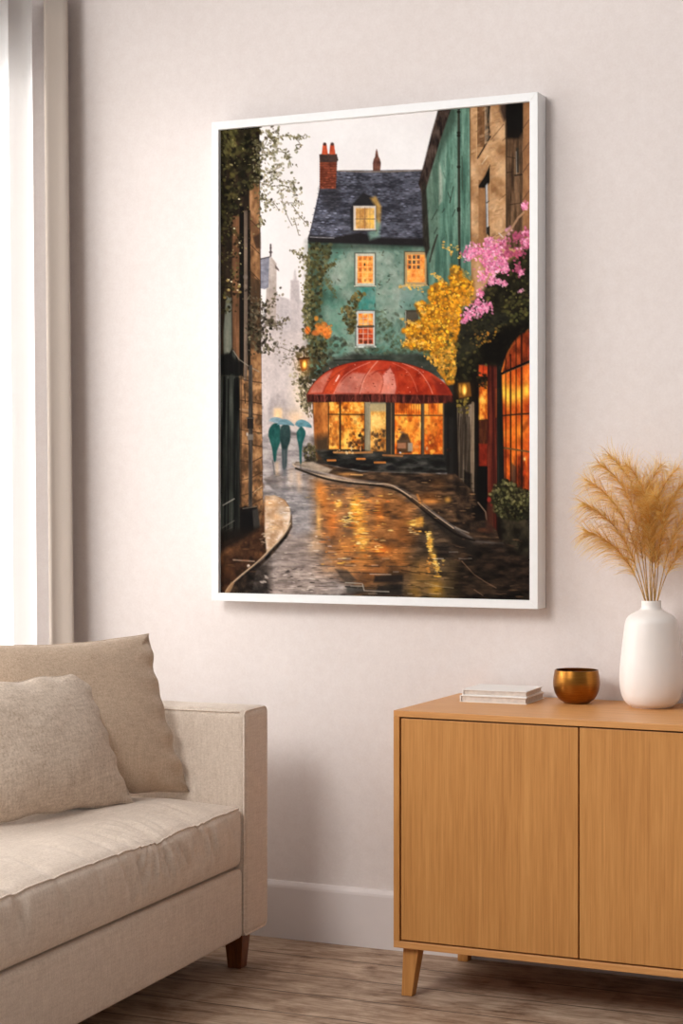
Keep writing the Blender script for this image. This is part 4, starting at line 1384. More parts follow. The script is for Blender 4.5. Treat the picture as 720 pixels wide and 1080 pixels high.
    line(smooth_curve([(379, 416), (384, 400), (391, 389), (398, 381)], 5), 1.0, (222, 160, 140), .75); line(smooth_curve([(378, 416), (383, 400), (390, 389)], 5), .8, (132, 42, 26), .6)
    line(smooth_curve([(401, 414), (404, 404), (403, 396)], 4), .7, (146, 62, 44), .7)
    line(smooth_curve([(411, 386), (416, 396), (418, 408), (417, 416)], 5), .8, (150, 46, 30), .6)
    line(smooth_curve([(414, 383), (428, 390), (436, 402), (440, 413)], 5), .8, (214, 120, 92), .6)
    line(smooth_curve([(424, 383), (441, 391), (451, 404), (456, 415)], 5), .9, (228, 150, 124), .75)
    line([(354, 402), (357.5, 396)], 1.5, (244, 200, 184), .9)
    line(smooth_curve([(392, 395), (398, 391), (408, 390), (412, 386)], 4), 1.4, (140, 44, 30), .7)
    for _ in range(36): dab(rg.uniform(345, 468), rg.uniform(384, 414), .9, .6, jit((232, 150, 120), .15), rg.uniform(.3, .8))
    for _ in range(30): dab(rg.uniform(345, 468), rg.uniform(388, 414), 1.2, .7, jit((120, 34, 22), .15), rg.uniform(.3, .7))
    poly([(322.5, 416), (400, 415.4), (477.5, 417), (478, 425), (440, 426), (400, 424), (350, 424), (324, 424)], tex3((44, 18, 14), (86, 34, 26), (126, 54, 42), 3, 12, 58), .7)
    for x in np.arange(326, 476, 3.6): line([(x, 417), (x + .3, 424)], .8, (46, 20, 16), .5)
    for x in np.arange(335, 470, 9): line([(x + rg.normal(0, 1.5), 419), (x + rg.normal(0, 1.5), 424)], .7, (160, 78, 60), .6)
    line(smooth_curve([(323.5, 416), (330, 405), (342, 393.5), (358, 385.5), (378, 381.2), (396, 379.8), (412, 380.8), (432, 384.5), (450, 391)], 4), .9, (70, 26, 20), .6)
    # ---- right-hand shop
    SHOP = [(478, 395), (500, 370), (520, 350), (560, 320), (560, 620), (520, 600), (500, 555), (488, 545), (478, 520)]
    poly(SHOP, tex((14, 11, 9), (38, 28, 20), 5, 40, 59), 1.2)
    rect(471, 424, 482, 520, (26, 23, 20), 1.0, .95)
    poly([(482, 430), (500, 425), (502, 500), (500, 535), (484, 515)], tex3((60, 50, 40), (108, 92, 76), (148, 130, 108), 2.6, 46, 60, 2.4), .9)
    for x in (486, 490.5, 494.5): line([(x, 440), (x - .5, 515)], 1.2, (44, 36, 28), .75)
    line([(498.5, 425), (497.5, 540)], 3.0, (134, 114, 90), .8); line([(501.5, 420), (501, 545)], 2.4, (24, 20, 16), .95)
    line([(484, 505), (496, 506)], 1.2, (150, 128, 96), .7); poly([(489, 496), (497, 500), (497, 545), (487, 535)], (18, 15, 12), 1.5, .85)
    rect(504.5, 384.5, 514, 397, tex((190, 58, 22), (230, 92, 36), 5, 8, 61), .8); line([(509.5, 384), (509.5, 397)], .8, (110, 36, 16), .7)
    poly([(505, 404), (514, 402), (514.2, 442), (505, 443)], tex3((156, 58, 16), (222, 110, 26), (255, 190, 70), 5, 9, 62), .9)
    glow(508, 421, 2.6, 4, (255, 214, 90), .9); glow(508, 440, 3.2, 3, (255, 190, 70), .8)
    scatter([(502, 392), (514, 396), (513, 410), (504, 408)], 34, [(34, 28, 16), (58, 48, 22)], .8, 1.8, (.5, .95))
    rect(505, 443, 514, 470, tex((54, 24, 14), (112, 56, 28), 2, 12, 63), .8); rect(505, 468, 514, 492, tex((104, 26, 14), (176, 50, 24), 4, 8, 64), 1.0, .9)
    rect(503, 492, 514, 540, (15, 13, 11), .9)
    rect(514, 375, 524, 560, tex3((46, 18, 13), (86, 32, 22), (118, 48, 32), 2.2, 50, 65), .7)
    line([(520, 376), (520.5, 560)], .8, (46, 18, 13), .8); line([(523, 410), (523, 440)], .9, (196, 96, 34), .6)
    rect(524, 380, 531, 545, tex((22, 24, 21), (52, 54, 46), 2, 40, 66), .7); line([(525.8, 410), (525.8, 425)], 1.8, (226, 150, 50), .7)
    WIN = smooth_curve([(528, 394), (533, 376), (540, 362), (550, 351), (561, 345)], 5) + [(561, 552), (531, 552), (529, 430)]
    poly(WIN, tex3((150, 50, 14), (206, 84, 22), (238, 128, 38), 9, 16, 67, 2.0), .7)
    poly(smooth_curve([(530, 392), (535, 374), (542, 362), (550, 352), (561, 346)], 5) + [(561, 382), (531, 392)], tex3((84, 28, 12), (140, 52, 20), (180, 78, 32), 6, 10, 68), .8, .9)
    line(smooth_curve([(534, 388), (537, 370), (545, 360)], 4), .9, (200, 96, 40), .6)
    for (x, y, rx, ry, a) in ((531, 414, 3, 10, .8), (535.5, 417, 3, 12, .95), (541, 418, 3.4, 9, .8), (547.5, 416, 4, 8, .85), (555, 412, 4, 9, .9)): glow(x, y, rx, ry, (255, 222, 70), a)
    glow(548, 455, 5, 12, (255, 160, 40), .7); glow(540, 462, 6, 16, (250, 136, 30), .6); glow(555, 452, 5, 16, (240, 130, 36), .5)
    poly([(550, 450), (558, 440), (558, 448), (551, 456)], (120, 48, 16), 1.2, .6)
    poly([(532, 478), (561, 482), (561, 552), (531, 552)], tex3((62, 22, 12), (150, 52, 18), (232, 106, 28), 5, 16, 69), 1.5, .9)
    glow(540, 486, 3, 14, (250, 140, 36), .8); glow(553, 484, 1.4, 2.2, (255, 220, 130), .95); glow(553, 499, 2, 3, (224, 70, 24), .8)
    poly([(539, 488), (544, 492), (543, 512), (539, 512)], (78, 60, 48), 1.2, .75)
    for (x, w_) in ((533, .9), (538.2, 1.6), (544, 1.0), (549.8, 1.9)): line([(x, 350 if x > 540 else 374), (x + .3, 552)], w_, (40, 20, 12), .9)
    line([(528, 394.5), (540, 389), (561, 380)], 2.6, (24, 20, 17)); line([(532, 393.5), (561, 382.5)], .7, (112, 92, 66), .7)
    line([(529, 438.5), (545, 437), (561, 436)], 1.6, (48, 36, 24), .95); line([(529, 472), (545, 474.5), (561, 477)], 1.8, (104, 78, 44), .95)
    poly([(524, 380), (529, 396), (531, 470), (533, 552), (528, 552), (525, 470)], (24, 25, 21), .8, .95)
    poly([(498, 566), (530, 568), (561, 590), (561, 625), (500, 604)], tex3((14, 12, 10), (36, 28, 22), (62, 46, 34), 12, 4, 99), 3, .95)
    # lantern on the post
    glow(489, 411, 8, 10, (226, 150, 48), .5)
    poly([(483, 404), (495, 403), (497, 418), (484, 420)], (132, 82, 28), .8, .9)
    dab(489.5, 411, 3.0, 6.6, (255, 178, 46)); dab(489.6, 412, 1.5, 4.6, (255, 226, 120)); dab(485, 410, 1.3, 5, (206, 150, 64), .7)
    scatter([(481, 420), (496, 420), (494, 436), (483, 436)], 44, [(126, 108, 48), (92, 82, 44), (170, 142, 50), (64, 56, 34)], .7, 1.6, (.5, .95))
    # ---- flowers and leaves
    DARK = [(478, 336), (500, 318), (520, 292), (545, 268), (561, 255), (561, 345), (545, 355), (532, 372), (524, 386), (505, 384), (496, 402), (476, 402), (468, 380)]
    poly(DARK, tex((16, 15, 10), (42, 40, 24), 6, 6, 70), 3.0, .95)
    scatter(DARK, 420, [(22, 21, 13), (48, 46, 26), (70, 64, 34), (34, 32, 18), (90, 82, 42)], .8, 2.2, (.45, .95))
    scatter([(530, 318), (561, 300), (561, 332), (545, 345), (532, 335)], 60, [(84, 82, 42), (112, 106, 52), (58, 56, 30)], .7, 1.9, (.5, .9))
    poly([(505, 368), (530, 345), (561, 340), (540, 360), (528, 385), (506, 382)], (14, 11, 8), 3.0, .85)
    YEL = [(424, 350), (432, 340), (446, 338), (438, 322), (444, 318), (452, 322), (452, 306), (460, 300), (466, 296), (474, 300), (476, 280), (484, 282), (492, 296), (499, 296), (498, 312), (488, 322), (484, 345), (480, 362), (478, 384), (478, 404), (472, 404), (462, 388), (452, 370), (440, 368), (424, 366), (432, 354)]
    poly(YEL, tex((132, 88, 24), (196, 128, 26), 6, 6, 98), 3.0, .9)
    scatter(YEL, 620, [(186, 116, 22), (150, 96, 26), (208, 136, 26), (112, 80, 30)], 1.2, 2.9, (.55, .95))
    scatter(YEL, 700, [(246, 172, 30), (230, 148, 22), (250, 190, 60), (206, 126, 22), (248, 180, 40)], .7, 1.7, (.6, 1))
    for P in (((444, 322), (440, 320), (446, 330)), ((464, 262), (472, 262), (470, 254), (476, 266), (486, 274), (484, 262)), ((422, 302), (430, 300), (446, 306)), ((456, 288), (462, 292), (466, 296)), ((424, 336), (434, 340), (444, 344)), ((424, 362), (436, 358), (446, 362))):
        for _ in range(26):
            q = P[rg.randint(len(P))]
            q2 = P[rg.randint(len(P))]
            t = rg.rand()
            dab(q[0] + (q2[0] - q[0]) * t + rg.normal(0, 1.3), q[1] + (q2[1] - q[1]) * t + rg.normal(0, 1.3), rg.uniform(.8, 1.9), rg.uniform(.7, 1.4), jit([(240, 190, 84), (226, 176, 84), (206, 160, 70)][rg.randint(3)], .08), rg.uniform(.5, .95))
    scatter([(440, 366), (462, 372), (478, 350), (484, 372), (480, 402), (468, 400), (456, 384)], 150, [(120, 100, 40), (82, 74, 36), (56, 50, 28), (150, 122, 46)], .8, 2.0, (.35, .85))
    scatter([(446, 376), (462, 372), (482, 360), (480, 400), (468, 396)], 110, [(226, 160, 50), (200, 140, 44), (240, 178, 70)], .7, 1.8, (.5, .95))
    for (x, y) in ((495, 307), (490, 318), (478, 346), (477, 332), (496, 318)): scatter([(x - 4, y - 4), (x + 4, y - 4), (x + 4, y + 4), (x - 4, y + 4)], 14, [(236, 162, 36), (212, 140, 40), (190, 130, 50)], .9, 1.9, (.6, .95))
    scatter([(496, 352), (524, 345), (520, 360), (498, 368)], 34, [(150, 118, 44), (110, 92, 44), (190, 126, 40)], .6, 1.4, (.5, .9))
    PINK = [(236, 152, 184), (222, 118, 158), (206, 96, 140), (242, 176, 200), (228, 132, 170)]
    PIND = [(176, 78, 112), (156, 66, 96), (190, 90, 120)]
    for (x, y, r_, n, cs) in ((499, 264, 8, 66, PINK), (493, 270, 5, 30, PINK), (514, 255, 5, 34, PINK), (512, 264, 6, 40, PINK), (522, 263, 8, 70, PINK), (530, 256, 6, 30, PIND + PINK), (514, 277, 8, 66, PINK), (529, 276, 7, 60, PINK), (521, 285, 6, 40, PINK), (532, 284, 4, 24, PINK),
                              (509, 292, 5, 26, PINK), (518, 296, 4, 24, PINK), (526, 298, 3, 16, PINK), (532, 299, 3, 14, PINK), (536, 267, 5, 30, PIND), (546, 268, 6, 34, PIND + [(200, 84, 110)]), (553, 256, 6, 46, PIND + PINK), (555, 246, 5, 30, PIND + PINK), (545, 250, 6, 26, PIND),
                              (536, 243, 4, 18, [(196, 140, 150), (214, 160, 170)]), (546, 283, 5, 22, PIND), (549, 288, 2.4, 14, PINK), (506, 310, 4, 20, PINK), (503, 318, 3, 14, PINK), (505, 326, 7, 50, PINK), (512, 324, 5, 30, PINK), (495, 332, 5, 34, PINK), (490, 338, 3, 18, PINK), (553, 217, 3.2, 22, PINK), (549, 308, 2, 6, [(200, 140, 160)])):
        for _ in range(int(n * 1.7)): dab(x + rg.normal(0, r_ * .55), y + rg.normal(0, r_ * .55), rg.uniform(.9, 2.1), rg.uniform(.8, 1.7), jit(cs[rg.randint(len(cs))], .08), rg.uniform(.55, 1), rg.uniform(0, 3))
    line([(528, 252), (540, 240), (546, 230), (552, 224)], 2.2, (176, 136, 104), .9); line([(526, 246), (530, 250)], 1.4, (210, 190, 180), .8)
    scatter([(486, 282), (500, 284), (498, 296), (488, 292)], 24, [(150, 140, 80), (176, 160, 100), (124, 116, 68)], .6, 1.4, (.4, .8))
    # planter
    poly([(526, 540), (561, 545), (561, 612), (545, 600), (530, 582)], tex3((26, 23, 17), (52, 46, 34), (74, 66, 48), 8, 14, 71), 1.0, .98)
    poly([(517, 522), (524, 509), (534, 506), (548, 515), (561, 519), (561, 545), (546, 550), (530, 547), (520, 540)], (40, 40, 23), 1.5, .97)
    scatter([(516, 522), (524, 508), (534, 505), (548, 514), (561, 518), (561, 540), (548, 548), (530, 545), (520, 540)], 380, [(70, 68, 38), (102, 98, 58), (48, 46, 27), (128, 122, 76), (30, 28, 18)], .7, 1.9, (.5, .95))
    scatter([(530, 536), (558, 534), (556, 548), (536, 548)], 60, [(22, 20, 13), (34, 32, 20)], .8, 2.0, (.5, .9))
    dab(515.5, 527, 2.4, 3, (168, 50, 40), .8); dab(518, 533, 1.6, 2, (140, 44, 36), .7)

    # ---- pavement on the right and wet street
    PAV = [(334, 488), (380, 497), (440, 499), (480, 500), (500, 520), (504, 540), (524, 560), (526, 568), (500, 568), (486, 560), (460, 542), (440, 524), (418, 512), (398, 508), (370, 505), (345, 499), (310, 490), (312, 487)]
    poly(PAV, tex3((30, 24, 20), (64, 48, 36), (110, 80, 54), 14, 4, 72, 2.2), .8)
    poly([(308, 488), (330, 487), (350, 495), (346, 499), (322, 496)], tex((150, 134, 118), (206, 188, 166), 8, 3, 73), 1.0, .8)
    STR2 = [(277, 505), (312, 492), (345, 500), (370, 506), (398, 509), (418, 513), (440, 526), (460, 544), (486, 562), (500, 570), (530, 572), (545, 600), (561, 612), (561, 650), (225, 650), (240, 615), (285, 580), (305, 562), (308, 545), (296, 525)]
    wet = tex3((98, 88, 84), (148, 136, 130), (188, 174, 166), 22, 5, 74, 2.2)
    poly(STR2, wet, 1.0)
    poly([(300, 555), (345, 560), (350, 640), (270, 640), (290, 600)], tex3((104, 90, 84), (160, 142, 132), (196, 176, 162), 20, 5, 75), 9, .7)
    # right side of the street is dark brown
    poly([(400, 512), (420, 514), (460, 545), (500, 571), (561, 600), (561, 650), (350, 650), (385, 600), (385, 560)], tex3((24, 20, 17), (60, 47, 36), (104, 80, 56), 18, 5, 76, 2.2), 9, .92)
    poly([(330, 506), (400, 510), (440, 530), (430, 600), (380, 622), (345, 600), (332, 560)], tex3((74, 52, 36), (150, 94, 46), (206, 136, 70), 16, 6, 77, 2.0), 8, .8)
    # reflections of the lit windows
    for (x, y, rx, ry, c, a) in ((337, 518, 5, 12, (222, 130, 46), .8), (336, 548, 3, 18, (238, 178, 98), .8), (342, 528, 5, 14, (206, 120, 44), .7), (350, 552, 8, 16, (230, 124, 42), .75), (357, 532, 4, 5, (255, 190, 84), .8),
                                 (374, 535, 5, 11, (255, 196, 66), .95), (378, 545, 7, 22, (240, 160, 50), .8), (382, 570, 6, 14, (250, 180, 66), .85), (366, 575, 14, 14, (222, 138, 58), .7), (400, 540, 6, 14, (190, 104, 34), .7), (402, 580, 12, 6, (240, 120, 36), .85),
                                 (384, 590, 10, 12, (206, 130, 56), .7), (395, 605, 16, 10, (150, 92, 46), .6), (425, 560, 16, 18, (150, 88, 38), .55), (436, 552, 8, 3.2, (250, 186, 74), .85), (444, 548, 3, 4, (240, 170, 60), .8), (454, 575, 3, 14, (236, 176, 66), .8), (458, 590, 3, 9, (220, 160, 56), .8),
                                 (444, 606, 14, 16, (150, 112, 50), .7), (460, 622, 10, 12, (206, 150, 44), .75), (437, 625, 9, 10, (168, 124, 50), .65), (420, 590, 12, 16, (170, 104, 44), .5), (446, 600, 10, 12, (196, 130, 60), .45), (345, 600, 14, 10, (196, 150, 110), .5), (332, 575, 9, 14, (216, 172, 124), .5)):
        glow(x, y, rx, ry, c, a)
    for _ in range(420):      # broken horizontal strokes
        x, y = rg.uniform(328, 470), rg.uniform(512, 632)
        i_, j_ = to_ij(x, y)
        i_, j_ = int(min(max(i_, 0), PH - 1)), int(min(max(j_, 0), PW - 1))
        b0 = im[i_, j_]
        k_ = rg.choice([0.55, 0.7, 1.25, 1.45])
        dab(x, y, rg.uniform(2, 6), rg.uniform(.4, 1.0), np.clip(b0 * k_, 0, 255), rg.uniform(.3, .8), rg.normal(0, .04))
    for (x0, x1, y) in ((370, 384, 532), (368, 382, 540), (366, 380, 547), (358, 388, 551), (372, 386, 561), (376, 388, 572), (352, 360, 530), (431, 446, 552), (430, 445, 559), (450, 470, 592), (360, 372, 546), (386, 404, 577)):
        
        for _ in range(9): dab(rg.uniform(x0, x1), y + rg.normal(0, 1.8), rg.uniform(1.2, 4), rg.uniform(.4, .9), jit([(255, 208, 104), (246, 176, 66), (250, 222, 150)][rg.randint(3)], .05), rg.uniform(.5, .95))
    
    for q in smooth_curve([(452, 562), (453, 572), (453, 580), (458, 590), (461, 598), (462, 608)], 7):
        for _ in range(3): dab(q[0] + rg.normal(0, 1.3), q[1] + rg.normal(0, 1), rg.uniform(1, 2.6), rg.uniform(.5, 1.1), jit([(248, 192, 78), (226, 158, 54), (255, 214, 120)][rg.randint(3)], .05), rg.uniform(.5, .95))
    for _ in range(24): dab(452 + rg.normal(0, 1.2), rg.uniform(588, 606), rg.uniform(1, 2), .7, jit((214, 140, 56), .08), rg.uniform(.4, .9))
    for _ in range(150):
        x, y = rg.normal(376, 16), rg.uniform(520, 596)
        dab(x, y, rg.uniform(1, 4.5), rg.uniform(.4, .9), jit([(250, 184, 74), (236, 140, 44), (255, 214, 130), (120, 70, 34), (226, 118, 40)][rg.randint(5)], .07), rg.uniform(.35, .85))
    rect(438, 546, 446, 556, (232, 162, 62), 1.0, .6)
    # dark cobble patches low in the picture
    poly([(353, 600), (366, 601), (376, 612), (366, 616), (358, 608)], (76, 64, 54), 1.2, .8)
    poly([(395, 607), (425, 606), (425, 614), (394, 614)], (34, 30, 28), 1.2, .85); poly([(398, 618), (424, 616), (424, 628), (396, 628)], (36, 32, 29), 1.4, .8)
    poly([(365, 618), (384, 617), (384, 624), (366, 625)], (74, 72, 68), 1.2, .8)
    poly([(480, 570), (561, 598), (561, 650), (470, 650), (476, 605)], tex3((14, 12, 10), (38, 30, 23), (66, 50, 36), 16, 5, 78, 2.2), 5, .93)
    poly([(446, 540), (470, 552), (500, 572), (520, 585), (500, 590), (475, 572)], (34, 29, 25), 3, .8)
    rect(466, 590, 482, 634, (96, 76, 44), 5, .5)
    # joints between the setts
    for y in (583, 590, 597, 604, 612, 619, 627):
        x = rg.uniform(285, 300)
        while x < 478:
            l_ = rg.uniform(8, 24)
            dk = x < 352
            line([(x, y + rg.normal(0, .8)), (x + l_, y + rg.normal(0, .8) + .6)], rg.uniform(.6, 1.2), jit((84, 72, 66) if dk else (44, 36, 30), .2), rg.uniform(.4, .85))
            if rg.rand() < .4: line([(x + l_ * .5, y - .8), (x + l_ * .5 + rg.uniform(1, 14), y - .8)], .7, jit((214, 200, 184), .08), rg.uniform(.3, .75))
            x += l_ + rg.uniform(1, 12)
    line([(364, 614.5), (382, 615.5), (384, 623), (410, 624)], .8, (206, 196, 180), .8); line([(390, 605.5), (412, 606)], .8, (196, 186, 172), .7); line([(448, 615), (466, 619), (478, 620)], .8, (180, 156, 110), .7); line([(440, 603), (478, 608), (492, 610)], .8, (40, 32, 24), .8)
    for _ in range(80):
        x, y = rg.uniform(282, 352), rg.uniform(560, 628)
        dab(x, y, rg.uniform(1.5, 5), rg.uniform(.4, .9), jit([(104, 90, 84), (206, 188, 176), (126, 112, 104)][rg.randint(3)], .1), rg.uniform(.3, .75))
    for _ in range(90):
        x, y = rg.uniform(478, 556), rg.uniform(568, 630)
        dab(x, y, rg.uniform(2, 7), rg.uniform(.4, .9), jit([(84, 60, 42), (22, 18, 15), (118, 84, 58), (56, 42, 32)][rg.randint(4)], .12), rg.uniform(.3, .7), rg.normal(.08, .1))
    for P in (((487, 592), (500, 606), (512, 614), (523, 620)), ((500, 622), (509, 628)), ((520, 582), (536, 583)), ((536, 592), (556, 597)), ((540, 612), (556, 614)), ((538, 618), (546, 617))): line(P, .8, (150, 112, 84), .75)
    dab(523, 578, 6, 1.6, (176, 92, 62), .7); dab(530, 582, 6, .8, (190, 120, 90), .6)
    poly([(502, 572), (530, 570), (561, 590), (561, 625), (500, 604)], tex3((14, 12, 10), (36, 28, 22), (62, 46, 34), 12, 4, 99), 4, .9)
    # far cold sheen and vertical reflections of the walkers
    for (x, w_, y0, y1, c, a) in ((289, 3, 490, 515, (120, 112, 112), .6), (300, 4, 490, 530, (94, 90, 94), .55), (315, 5, 498, 520, (226, 186, 148), .6), (307, 4, 495, 520, (214, 184, 156), .5), (322, 4, 500, 540, (140, 126, 118), .4), (292, 2, 488, 500, (232, 190, 140), .7)):
        rect(x - w_ / 2, y0, x + w_ / 2, y1, c, 2.5, a)
    poly([(285, 515), (312, 512), (330, 530), (328, 560), (310, 566), (303, 545)], tex3((108, 106, 110), (146, 142, 144), (180, 172, 170), 14, 4, 79), 5, .7)
    for _ in range(150):
        x, y = rg.uniform(276, 332), rg.uniform(496, 560)
        dab(x, y, rg.uniform(1.5, 4), rg.uniform(.35, .8), jit([(112, 106, 106), (192, 182, 178), (136, 128, 126)][rg.randint(3)], .1), rg.uniform(.25, .7))
    line(smooth_curve([(309, 490), (318, 496), (340, 502), (365, 507), (392, 510), (410, 511), (424, 518), (440, 529), (458, 543), (478, 557)], 5), 1.3, (196, 170, 140), .9)
    line(smooth_curve([(312, 494), (340, 504), (365, 509), (400, 512.5), (420, 518), (438, 531), (456, 546), (482, 564), (500, 570)], 5), 2.2, (24, 20, 17), .85)
    line(smooth_curve([(434, 526), (456, 543), (480, 561)], 5), 2.2, (48, 40, 34), .9); line([(480, 556), (486, 559), (494, 562)], 1.4, (150, 138, 124), .8)
    glow(452, 526, 14, 8, (190, 112, 46), .6); glow(472, 527, 4, 3.5, (236, 170, 70), .8); glow(455, 529, 10, 2.5, (232, 150, 66), .8); glow(462, 510, 10, 8, (120, 74, 36), .5)
    glow(365, 500, 12, 1.8, (236, 160, 80), .7)
    line([(370, 500.5), (382, 501)], 1.2, (250, 190, 110), .8); line([(440, 522), (443, 530)], 2.4, (216, 136, 56), .6)
    poly([(478, 500), (500, 520), (506, 545), (520, 560), (522, 566), (496, 562), (480, 545)], tex3((20, 17, 14), (44, 34, 27), (84, 62, 44), 7, 7, 80), 2, .8)
    line([(504, 530), (512, 540), (513, 548)], 1.4, (150, 122, 100), .8); poly([(497, 532), (505, 534), (512, 548), (500, 550)], (18, 15, 13), 1.2, .85); poly([(513, 532), (521, 534), (520, 562), (512, 562)], (70, 40, 28), 1.5, .7); dab(508, 559, 6, 2.6, (104, 58, 36), .7)
    for _ in range(60): dab(rg.uniform(440, 500), rg.uniform(505, 552), rg.uniform(1, 4), .6, jit([(176, 132, 84), (40, 32, 26), (110, 80, 52)][rg.randint(3)], .1), rg.uniform(.3, .75))

    # ---- pavement and kerb on the left
    PAVL = [(225, 575), (250, 566), (274, 556), (279, 524), (290, 523), (300, 527), (305.5, 535), (307, 548), (303, 560), (292, 572), (276, 590), (256, 606), (243, 618), (238, 628), (225, 632)]
    poly(PAVL, tex3((36, 24, 17), (74, 46, 28), (116, 76, 46), 10, 10, 81), .7)
    poly([(279, 523), (290, 522.5), (300, 527), (305.5, 535), (307, 548), (303, 560), (292, 572), (281, 583), (279, 560)], tex3((178, 140, 104), (212, 182, 152), (230, 212, 194), 9, 7, 82, 2.2), .9)
    glow(285, 531, 7, 4, (232, 178, 122), .7); glow(292, 545, 6, 4, (222, 166, 112), .6); glow(297, 538, 5, 6, (214, 206, 200), .5); glow(289, 557, 5, 3, (232, 180, 120), .6)
    for _ in range(34): dab(rg.uniform(280, 305), rg.uniform(526, 568), rg.uniform(1.5, 4), .5, jit([(236, 226, 214), (176, 140, 110)][rg.randint(2)], .06), rg.uniform(.3, .7))
    scatter([(276, 562), (284, 564), (282, 576), (274, 574)], 16, [(150, 120, 94), (190, 166, 140)], .6, 1.6, (.4, .8), 2.2, 0)
    poly([(225, 560), (255, 558), (274, 556), (262, 566), (240, 578), (225, 590)], (24, 18, 14), 3, .85)
    poly([(307.5, 542), (308, 556), (303, 566), (288, 584), (270, 602), (266, 622), (250, 632), (236, 634), (243, 618), (258, 605), (278, 589), (293, 572), (304, 558)], tex3((16, 13, 11), (36, 28, 22), (70, 52, 38), 6, 8, 83), .8)
    poly([(307.5, 543), (308, 554), (298, 568), (290, 576), (293, 570), (303, 559)], tex((104, 82, 64), (144, 118, 94), 5, 5, 84), .9, .75)
    poly([(266, 600), (284, 590), (286, 634), (245, 634), (262, 618)], tex3((18, 15, 13), (44, 36, 31), (76, 64, 56), 7, 5, 85), 4, .85)
    line(smooth_curve([(236, 628), (242, 618), (255, 606), (272, 592), (286, 578), (298, 565), (306, 552)], 5), 1.3, (206, 178, 144), .9)
    poly([(234, 630), (244, 614), (247, 615), (240, 630)], (160, 124, 88), .8, .85)
    line([(246, 590.5), (268, 592)], 1.4, (176, 150, 128), .75); dab(262, 597, 1.8, 2.0, (226, 208, 190), .9)
    for P in ((276, 614), (281, 609), (279, 613.5)): dab(P[0], P[1], 2.6, 1.3, (190, 176, 164), .8, .3)
    for _ in range(16): dab(rg.uniform(240, 272), rg.uniform(566, 604), rg.uniform(1.5, 5), 1.0, jit([(130, 84, 50), (44, 28, 19)][rg.randint(2)], .12), rg.uniform(.3, .6))
    glow(240, 604, 8, 8, (92, 54, 30), .6)
    scatter([(280, 600), (330, 596), (330, 632), (276, 632)], 40, [(60, 52, 47), (196, 180, 168), (112, 98, 90)], .5, 1.1, (.4, .8), 3.0, 0)
    # ---- walkers under umbrellas
    poly(smooth_curve([(283, 460), (283.5, 453), (288, 447), (294, 447), (296, 456), (295.5, 466), (292, 476), (291, 486), (288.5, 486), (287, 474), (284.5, 465), (283, 460)], 3), tex((22, 70, 66), (44, 102, 94), 4, 8, 86), .7)
    poly(smooth_curve([(296, 450), (301, 446), (305.5, 450), (306, 464), (303, 474), (302, 492), (298, 494), (297, 474), (295, 462), (296, 450)], 3), tex((34, 54, 54), (52, 76, 74), 4, 8, 87), .8)
    rect(297.5, 474, 302, 502, (96, 98, 102), 1.5, .6)
    poly(smooth_curve([(283.5, 444), (286, 441), (292, 440), (299, 443), (299, 446), (291, 446), (283.5, 444)], 3), tex((116, 142, 152), (150, 172, 180), 5, 3, 88), .6)
    poly(smooth_curve([(292, 448), (295, 443.5), (301, 442), (307, 445), (310, 449), (302, 448), (292, 448)], 3), tex((84, 122, 132), (122, 154, 164), 5, 3, 89), .6)
    poly(smooth_curve([(311, 448), (313, 444), (319, 442.5), (326, 446), (328.5, 451), (320, 450), (316, 451), (311, 448)], 3), tex((62, 110, 120), (104, 148, 158), 5, 3, 90), .6)
    poly(smooth_curve([(312.5, 456), (315, 452), (318, 450), (321.5, 454), (322, 459), (319, 468), (318, 480), (318, 488), (316, 488), (315, 472), (313, 462), (312.5, 456)], 3), tex((24, 76, 74), (48, 104, 100), 4, 8, 91), .6)
    line([(287.5, 486), (289.5, 500)], 1.6, (86, 84, 84), .6); line([(316.8, 486), (317, 496)], 1.2, (70, 66, 64), .5)
    # ---- brush grain over everything
    g = (fbm(PX, PY, 2.2, 2.2, 2, 95) - 0.5) * 0.13 + (fbm(PX, PY, 9, 9, 3, 97) - 0.5) * 0.10
    lum = im.mean(-1, keepdims=True)
    im = lum + (im - lum) * 0.92
    im *= 1 + g[..., None] * np.where(lum > 215, 0.15, 1.0)
    im = np.clip(im, 0, 255) / 255
    im = im - 0.055 * im * (1 - im) * (1.25 - im) * 2.2
    return np.where(im <= 0.04045, im / 12.92, ((im + 0.055) / 1.055) ** 2.4)

# ------------------------------------------------------------------ framed picture
AX0, AX1, AZ0, AZ1, AD = -2.7223, -1.6999, 0.9989, 2.4262, 0.0724
pic = empty('framed_picture', ((AX0 + AX1) / 2, 0, AZ0), label='large framed painting of a rainy cobbled street with a lit cafe hanging on the wall', cat='picture')
W2, HT, RF = (AX1 - AX0) / 2, AZ1 - AZ0, 0.0238


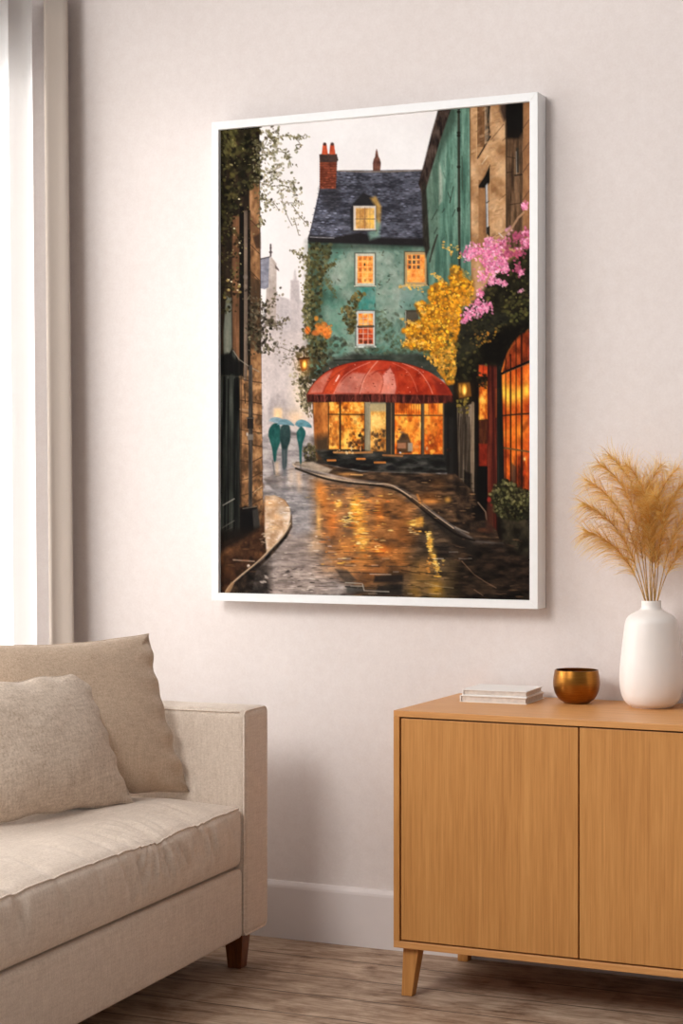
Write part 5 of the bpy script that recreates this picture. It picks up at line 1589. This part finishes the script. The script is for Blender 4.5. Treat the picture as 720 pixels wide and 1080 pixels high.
def rail(pts, name='frame_rail'):
    """mitred rail: outer and inner corner pairs in x, z"""
    bm2 = bmesh.new()
    f = [bm2.verts.new((x, -AD, z)) for x, z in pts]
    b = [bm2.verts.new((x, -0.002, z)) for x, z in pts]
    bm2.faces.new(f)
    bm2.faces.new(b[::-1])
    for i in range(4):
        bm2.faces.new((f[i], b[i], b[(i + 1) % 4], f[(i + 1) % 4]))
    bmesh.ops.bevel(bm2, geom=bm2.edges[:], offset=0.0009, segments=2, affect='EDGES', profile=0.5)
    return bm_obj(name, bm2, M_FRAME, pic)


o, i_ = W2, W2 - RF
rail([(-o, 0), (o, 0), (i_, RF), (-i_, RF)])
rail([(o, 0), (o, HT), (i_, HT - RF), (i_, RF)])
rail([(o, HT), (-o, HT), (-i_, HT - RF), (i_, HT - RF)])
rail([(-o, HT), (-o, 0), (-i_, RF), (-i_, HT - RF)])
RECESS = 0.014
box_obj('backing_board', (-i_ + 0.0006, -AD + RECESS + 0.003, RF + 0.0006), (i_ - 0.0006, -0.012, HT - RF - 0.0006), M_BACK, pic)

IMG = paint_picture()                      # rows top to bottom, linear rgb
ph_, pw_ = IMG.shape[:2]
xs = np.linspace(-i_, i_, pw_)
zs = np.linspace(HT - RF, RF, ph_)
gx, gz = np.meshgrid(xs, zs)
co = np.stack([gx, np.full_like(gx, -AD + RECESS), gz], -1).reshape(-1, 3)
idx = np.arange(ph_ * pw_).reshape(ph_, pw_)
q = np.stack([idx[:-1, :-1], idx[1:, :-1], idx[1:, 1:], idx[:-1, 1:]], -1).reshape(-1, 4)
me = bpy.data.meshes.new('painted_canvas')
me.vertices.add(len(co))
me.vertices.foreach_set('co', co.ravel())
me.loops.add(q.size)
me.loops.foreach_set('vertex_index', q.ravel().astype(np.int32))
me.polygons.add(len(q))
me.polygons.foreach_set('loop_start', np.arange(0, q.size, 4, dtype=np.int32))
me.polygons.foreach_set('loop_total', np.full(len(q), 4, dtype=np.int32))
me.update(calc_edges=True)
at = me.color_attributes.new('Col', 'FLOAT_COLOR', 'POINT')
at.data.foreach_set('color', np.concatenate([IMG.reshape(-1, 3), np.ones((ph_ * pw_, 1))], 1).astype(np.float32).ravel())
me.materials.append(mat_attr('painted_surface', 0.8, 0.06, bump=0.12))
cv = bpy.data.objects.new('painted_canvas', me)
COL.objects.link(cv)
cv.parent = pic
